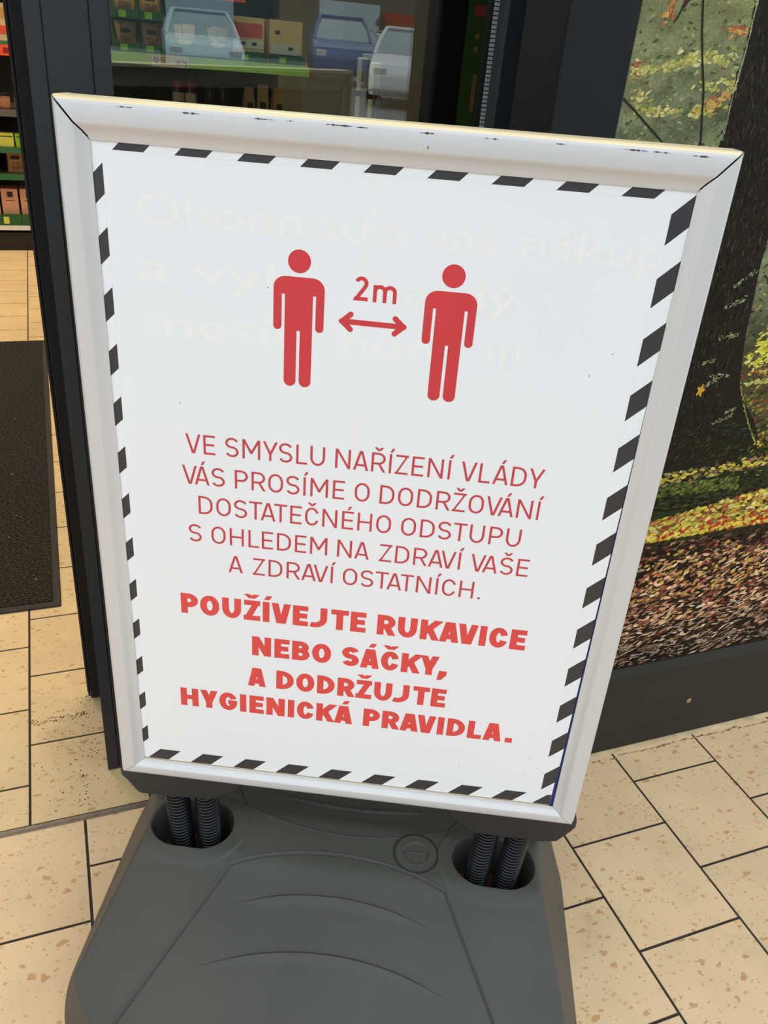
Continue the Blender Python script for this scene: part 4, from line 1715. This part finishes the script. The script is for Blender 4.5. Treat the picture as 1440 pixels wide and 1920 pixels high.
# front wall with scalloped top: a low skirt, a middle tongue and two side posts
fr_ = [(-hx_ + .003, 0), (hx_ - .003, 0), (hx_ - .003, .16), (hx_ - .014, .16)] + [(hx_ - .014 - q, zq) for q, zq in ((0, .062), (.004, .046), (.014, .036), (.040, .034), (.052, .038), (.060, .050), (.066, .075))] + [(.022, .105), (-.008, .105)] + [(-.008 - q, zq) for q, zq in ((.006, .075), (.012, .050), (.020, .038), (.032, .034), (.058, .036), (.070, .046), (.0745, .062))] + [(-hx_ + .014, .16), (-hx_ + .003, .16)]
b.prism(fr_, 'y', -hy_, -hy_ + .003)
b.build('box_body', M_DGRN, db)
for x_ in (-.02, .085):
    b = MB()
    for k in range(3):
        a = k * 2 * pi / 3
        b.poly([(x_ + .006 * math.cos(a + q) * rr, -hy_ - .0006, .018 + .006 * math.sin(a + q) * rr) for q, rr in ((-.3, .2), (0, 1.0), (.3, .2))])
    b.build('printed_leaf', M_WHITEP, db)
b = MB()
for k in range(7):
    b.box(-.014 + k * .0065, -.010 + k * .0065, -hy_ - .0006, -hy_, .060 + (k % 2) * .003, .064 + (k % 2) * .003)
b.build('printed_word', M_WHITEP, db)
for k, (x_, lab_) in enumerate(((-.055, 'left'), (.062, 'right'))):
    for q in range(2):
        carton('cream_carton', (.545 + x_ + (q - .5) * .044, YS + .085, 1.1435), .042, .11, .088 + .004 * q, M_CARD,
               ('left' if q == 0 else 'right') + ' cream carton in the ' + lab_ + ' cut-out of the green display box', 'carton', 'cream cartons in the green display box',
               [(-.017, .017, .058, .066, M_WHITEP), (-.015, .012, .046, .050, M_INK)])

# two vegetable crates and cream cartons on the right half of the shelf
cr_defs = ((.722, .112, 'cream carton with tomato picture beside the green display box', [(-.050, .050, .075, .118, M_TOMATO), (-.054, .054, .040, .066, M_WHITEP), (-.030, -.010, .050, .060, M_INK), (.012, .030, .050, .060, M_INK)]),
           (.858, .120, 'cream carton at the right end of the lime railed shelf', [(-.054, .050, .030, .062, M_WHITEP), (-.040, -.022, .092, .104, M_INK), (.010, .026, .044, .054, M_INK)]))
for x_, sx_, lab_, pn in cr_defs:
    carton('food_carton', (x_, YS + .10, 1.140), sx_, .12, .135, M_CARD, lab_, 'carton', None, pn)
for x_, lab_ in ((.722, 'low green tray edge before the tomato carton'), (.858, 'low green tray edge before the rightmost carton')):
    o = tray((x_, YS + .024, 1.140), .124, .030, .024, .030, M_DGRN, lab_, 'low green trays on the lime railed shelf', M_LTAG)
# orange price card hanging from the upper shelf
oc = empty('price_card', (.645, YS - .016, 1.3165))
tag(oc, 'orange price card hanging above the shelf behind the glass', 'price card')
b = MB()
b.box(-.054, .054, -.001, .001, 0, .085)
b.build('card', M_ORANGE, oc, bevel=.0005)
b = MB()
b.box(-.046, .046, -.0016, -.001, .012, .05)
b.build('printed_field', M_YTAG, oc)
b = MB()
b.tube([(-.03, .002, .085), (-.03, .004, .32)], .0012, 6)
b.tube([(.03, .002, .085), (.03, .004, .32)], .0012, 6)
b.build('hanger', M_STEEL, oc)

# jars and paper bags on the dark shelf below
JG = 'jars on the dark shelf'
for k, (x_, lab_) in enumerate(((.4740, 'left jar with red lid on the dark lower shelf'), (.5180, 'right jar with red lid on the dark lower shelf'))):
    jar((x_, YS + .06, .955), .0205, .104, lab_, JG, M_JARD, M_CAPR, M_JARL)
jar((.5920, YS + .08, .955), .021, .098, 'left dark brown jar beside the red lidded jars', JG, M_JARD, M_SHELFD, M_JARD)  # dark lid and label on a dark brown body
jar((.6400, YS + .08, .955), .021, .096, 'right dark brown jar beside the paper bags', JG, M_JARD, M_SHELFD, M_JARD)


def paper_bag(loc, w_, h_, label, rz=0.0):
    r = empty('paper_bag', loc, rz)
    tag(r, label, 'paper bag', 'brown paper bags on the dark shelf')
    hx, hy = w_ / 2, w_ * .35
    b = MB()
    vs = []
    for zq, sx_, sy_ in ((0, 1, 1), (h_ * .55, .97, .85), (h_ * .80, .92, .35), (h_, .90, .06)):
        vs += [(-hx * sx_, -hy * sy_, zq), (hx * sx_, -hy * sy_, zq), (hx * sx_, hy * sy_, zq), (-hx * sx_, hy * sy_, zq)]
    fs = [(3, 2, 1, 0), (12, 13, 14, 15)]
    for j in range(3):
        for i in range(4):
            fs.append((j * 4 + i, j * 4 + (i + 1) % 4, j * 4 + 4 + (i + 1) % 4, j * 4 + 4 + i))
    b.add(vs, fs)
    b.build('bag_body', M_KRAFT, r, bevel=.001)
    b = MB()
    b.box(-hx * .55, hx * .55, -hy * .98, -hy * .9, h_ * .12, h_ * .50)
    b.build('bag_label', M_INK, r)
    return r


for x_, w_, h_, rz_, lab_ in ((.728, .040, .100, .2, 'leftmost of three brown paper bags on the dark shelf'), (.780, .042, .112, -.15, 'middle of three brown paper bags on the dark shelf'), (.836, .042, .104, .3, 'rightmost of three brown paper bags on the dark shelf')):
    paper_bag((x_, YS + .06, .955), w_, h_, lab_, rz_)

# --- shelf unit seen through the open doorway
YL = 5.37
levels = [(.142, .024, M_WHITEP), (.420, .030, M_GRN), (.560, .030, M_GRN), (.745, .030, M_SHELF), (1.075, .030, M_GRN), (1.42, .03, M_GRN)]
gondola('shelf_unit', 'green edged grocery shelf unit seen through the open doorway', -1.40, -.02, YL, .5, levels, .118, 1.9, M_GRN)
GP = 'goods on the doorway shelf unit'
k = 0
xs_ = [-.105, -.205, -.305, -.405, -.505, -.605]
ordn = ['first', 'second', 'third', 'fourth', 'fifth', 'sixth']
for i, x_ in enumerate(xs_):
    side = ordn[i] + ' from the door frame'
    carton('pink_carton', (x_, YL + .11, .148), .088, .12, .185, M_PINK, 'pink carton on the bottom shelf, ' + side, 'carton', 'pink cartons on the bottom shelf',
           [(-.012, .018, .140, .170, M_INK), (-.024, .026, .120, .124, M_CAPR)])
    o = carton('green_tray_front', (x_, YL + .020, .1425), .098, .03, .056, M_GRN, 'green tray front with tag before the pink carton ' + side, 'tray', 'green tray fronts on the bottom shelf',
               [(-.045, -.015, .008, .046, M_YTAG)] if i % 2 == 1 else [])
for i, x_ in enumerate((-.085, -.245, -.40, -.55)):
    pouch((x_ - .06, YL + .07, .4205), .10, .118, .05, 'kraft pouch on the second shelf, %s from the door frame' % ordn[i], 'kraft pouches on the second shelf', [M_KRAFT, M_NUTS, M_INK])
for i, x_ in enumerate((-.100, -.180, -.260, -.340, -.420, -.500)):
    carton('tea_box', (x_, YL + .045, .5605), .072, .07, .066, M_LTAG if i % 2 == 0 else M_YTAG, ('lime' if i % 2 == 0 else 'yellow') + ' little box on the third shelf, %s from the door frame' % ordn[i], 'box', 'little bright boxes on the third shelf', [(-.03, .03, .05, .056, M_GRN)])
    jar((x_ + .012, YL + .09, .7455), .030, .080, 'brown jar on the fourth shelf, %s from the door frame' % ordn[i], 'brown jars on the fourth shelf', mat('jar_brown', lin(150, 92, 66), .3, 0, .2, 40), M_SHELFD, mat('jar_label_brown', lin(190, 130, 96), .5, 0, .15, 60))
for i, x_ in enumerate((-.12, -.25, -.38, -.51)):
    carton('cereal_box', (x_, YL + .09, 1.0755), .11, .10, .17, M_CARD, 'cream box on the top visible shelf, %s from the door frame' % ordn[i], 'box', 'cream boxes on the upper shelf', [(-.045, .045, .10, .15, M_KRAFT), (-.03, .03, .03, .07, M_TOMATO)])
for i, x_ in enumerate((-.140, -.52)):
    o = empty('price_card', (x_, YL - .014, 1.008))
    tag(o, 'orange red price card on the upper shelf edge, ' + ('near the door frame' if i == 0 else 'farther from the door frame'), 'price card', 'orange red price cards')
    b = MB()
    b.box(-.05, .05, -.001, .001, 0, .05)
    b.build('card', mat('card_redorange', lin(236, 78, 46), .5, 0, .05, 30), o)
    b = MB()
    b.box(.0, .03, -.0015, -.001, .012, .038)
    b.build('printed_field', M_CAPR, o)

# ------------------------------------------------------------------ entrance gate posts and banner inside
M_GPOST = mat('gate_grey', lin(206, 203, 198), .5, .1, .06, 20)
for k, (x_, y_, hw_, zt_, zc_, lab_) in enumerate(((.8990, 2.60, .0105, 1.197, 1.106, 'left grey gate post with short steel arm behind the glass'), (.9940, 2.75, .0130, 1.184, 1.090, 'right grey gate post with short steel arm behind the glass'))):
    r = empty('gate_post', (x_, y_, 0))
    tag(r, lab_, 'gate post', 'grey gate posts behind the glass')
    b = MB()
    b.box(-hw_, hw_, -.02, .02, 0, zt_)
    b.build('post', M_GPOST, r, bevel=.003)
    b = MB()
    b.box(-hw_ - .022, hw_ + .004, -.030, -.0205, zc_ - .008, zc_ + .007)
    b.build('collar', mat('collar_red', lin(96, 34, 40), .5, 0, .1, 30), r, bevel=.002)
    b = MB()
    z_ = zc_ + .010
    b.tube([(hw_ - .004, -.026, z_ - .006), (hw_ + .006, -.026, z_), (hw_ + .022, -.026, z_ + .004), (hw_ + .044, -.026, z_ + .001), (hw_ + .054, -.026, z_ - .005)], .0036, 8)
    for q in (.022, .034):
        b.tube([(hw_ + q, -.026, z_), (hw_ + q, -.026, 0.004)], .0024, 6)
    b.box(-hw_, hw_ + .04, -.035, -.0205, 0, .006)
    b.build('arm', M_STEEL, r, autosmooth=40)

bn = empty('banner', (.963, 2.0, 0))
tag(bn, 'narrow dark green banner with pink tag beside the window post', 'banner')
b = MB()
b.box(-.036, .030, -.002, .002, .06, 1.95)
b.build('sheet', mat('banner_green', lin(74, 104, 48), .6, 0, .1, 10), bn)
b = MB()
b.box(-.07, .07, -.06, .06, 0, .015)
b.tube([(-.0, .006, .015), (-.0, .006, 1.97)], .004, 8)
b.build('stand', M_SHELF, bn)
b = MB()
b.box(-.010, .022, -.0032, -.002, 1.313, 1.334)
b.build('pink_tag', mat('tag_pink', lin(206, 84, 110), .5, 0, .06, 30), bn)
b = MB()
for (zz, rr) in ((1.272, .005), (1.246, .0055)):
    b.poly([(.002 + rr * math.cos(t), -.0024, zz + rr * 1.3 * math.sin(t)) for t in np.linspace(0, 2 * pi, 10, endpoint=False)])
b.box(.004, .013, -.0026, -.002, 1.115, 1.195)
b.build('printed_mark', mat('mark_pink', lin(190, 140, 128), .5, 0, .06, 30), bn)

# ------------------------------------------------------------------ car park in front of the shop (seen mirrored in the pane)
M_TYRE = mat('tyre', lin(28, 28, 29), .8, 0, .1, 30)
M_CARGL = mat('car_glass', lin(150, 166, 174), .08, .7, .05, 4)
M_TAIL = mat('tail_lamp', lin(150, 20, 22), .3, 0, .05, 20)
M_HEAD = mat('head_lamp', lin(210, 214, 216), .2, .3, .05, 20)


def car(loc, rz, paint, label, hgt=1.0):
    r = empty('car', loc, rz)
    tag(r, label, 'car', 'parked cars')
    prof = [(-2.05, .30), (-2.1, .55), (-2.02, .86), (-1.90, .95), (-1.0, 1.0), (1.15, .98), (1.95, .80), (2.12, .62), (2.10, .34), (1.8, .22), (-1.8, .22)]
    b = MB()
    b.prism([(p[0], p[1] * hgt) for p in prof], 'y', -.86, .86)
    b.build('car_body', paint, r, bevel=.07, bseg=3)
    b = MB()
    vs = []
    for zq, xa, xb, yy in ((.93, -1.98, 1.25, .80), (1.22, -1.82, .72, .72), (1.46, -1.45, .22, .60)):
        vs += [(xa, -yy, zq * hgt), (xb, -yy, zq * hgt), (xb, yy, zq * hgt), (xa, yy, zq * hgt)]
    b.add(vs, [(4 * j + i, 4 * j + (i + 1) % 4, 4 * j + 4 + (i + 1) % 4, 4 * j + 4 + i) for j in range(2) for i in range(4)])
    b.build('window_band', M_CARGL, r, bevel=.03)
    b = MB()
    b.box(-1.50, .28, -.62, .62, 1.44 * hgt, 1.50 * hgt)
    for s in (-1, 1):
        for xa, za, xb, zb in ((1.22, .95, .24, 1.47), (-.35, .95, -.45, 1.47), (-1.95, .95, -1.46, 1.47)):
            b.tube([(xa, s * .80, za * hgt), ((xa + xb) / 2, s * .73, (za + zb) / 2 * hgt), (xb, s * .60, zb * hgt)], .045, 6)
    b.build('roof', paint, r, bevel=.02)
    for sx_ in (-1.30, 1.35):
        for s in (-1, 1):
            b = MB()
            b.lathe([(.18, -.1), (.31, -.1), (.33, -.07), (.33, .07), (.31, .1), (.18, .1)], seg=20)
            wh = b.build('wheel', M_TYRE, r, autosmooth=35, matrix=Matrix.Translation((sx_, s * .80, .33)) @ Matrix.Rotation(pi / 2, 4, 'X'))
            b = MB()
            b.lathe([(.17, -.11), (.05, -.115), (.05, .115), (.17, .11)], seg=16)
            b.build('hub', M_STEEL, wh)
    for s in (-1, 1):
        b = MB()
        b.box(-2.12, -1.98, s * .70 - .10, s * .70 + .10, .64 * hgt, .84 * hgt)
        b.build('tail_lamp', M_TAIL, r, bevel=.02)
        b = MB()
        b.box(2.0, 2.11, s * .64 - .14, s * .64 + .14, .60 * hgt, .74 * hgt)
        b.build('head_lamp', M_HEAD, r, bevel=.02)
    return r


def mirrored(px_ratio, D):
    return (px_ratio * D, 2 * 1.235 - D, 0)


car(mirrored(.405, 19.5), math.radians(112), mat('paint_white', lin(226, 228, 230), .2, 0, .02, 4), 'white car parked facing away, mirrored in the window')
car(mirrored(.318, 27), math.radians(104), mat('paint_blue', lin(40, 84, 150), .2, 0, .02, 4), 'blue car parked side on, mirrored in the window', 1.15)
car(mirrored(.362, 33), math.radians(60), mat('paint_silver', lin(150, 156, 166), .2, .3, .02, 4), 'silver car behind the blue car, mirrored in the window')
car(mirrored(.165, 23), math.radians(96), mat('paint_pale', lin(196, 216, 224), .15, .1, .02, 4), 'pale blue car nearest the shop, mirrored in the window')
# low terrace with red awning across the car park
t = empty('building', (16.7, -44, 0))
tag(t, 'long low grey building across the car park with red awning', 'building')
b = MB()
b.box(-50, 50, -3, 3, 0, 6.0)
b.build('wall', mat('far_wall', lin(74, 80, 82), .9, 0, .25, .6), t)
for k in range(14):
    b = MB()
    b.box(-46 + k * 7, -43 + k * 7, 2.98, 3.06, .8, 2.6)
    b.build('window', M_CARGL, t)
b = MB()
b.prism([(3.0, 2.05), (4.0, 1.75), (4.0, 1.95), (3.0, 2.35)], 'x', -.85, .85)
b.build('awning', M_TAIL, t)
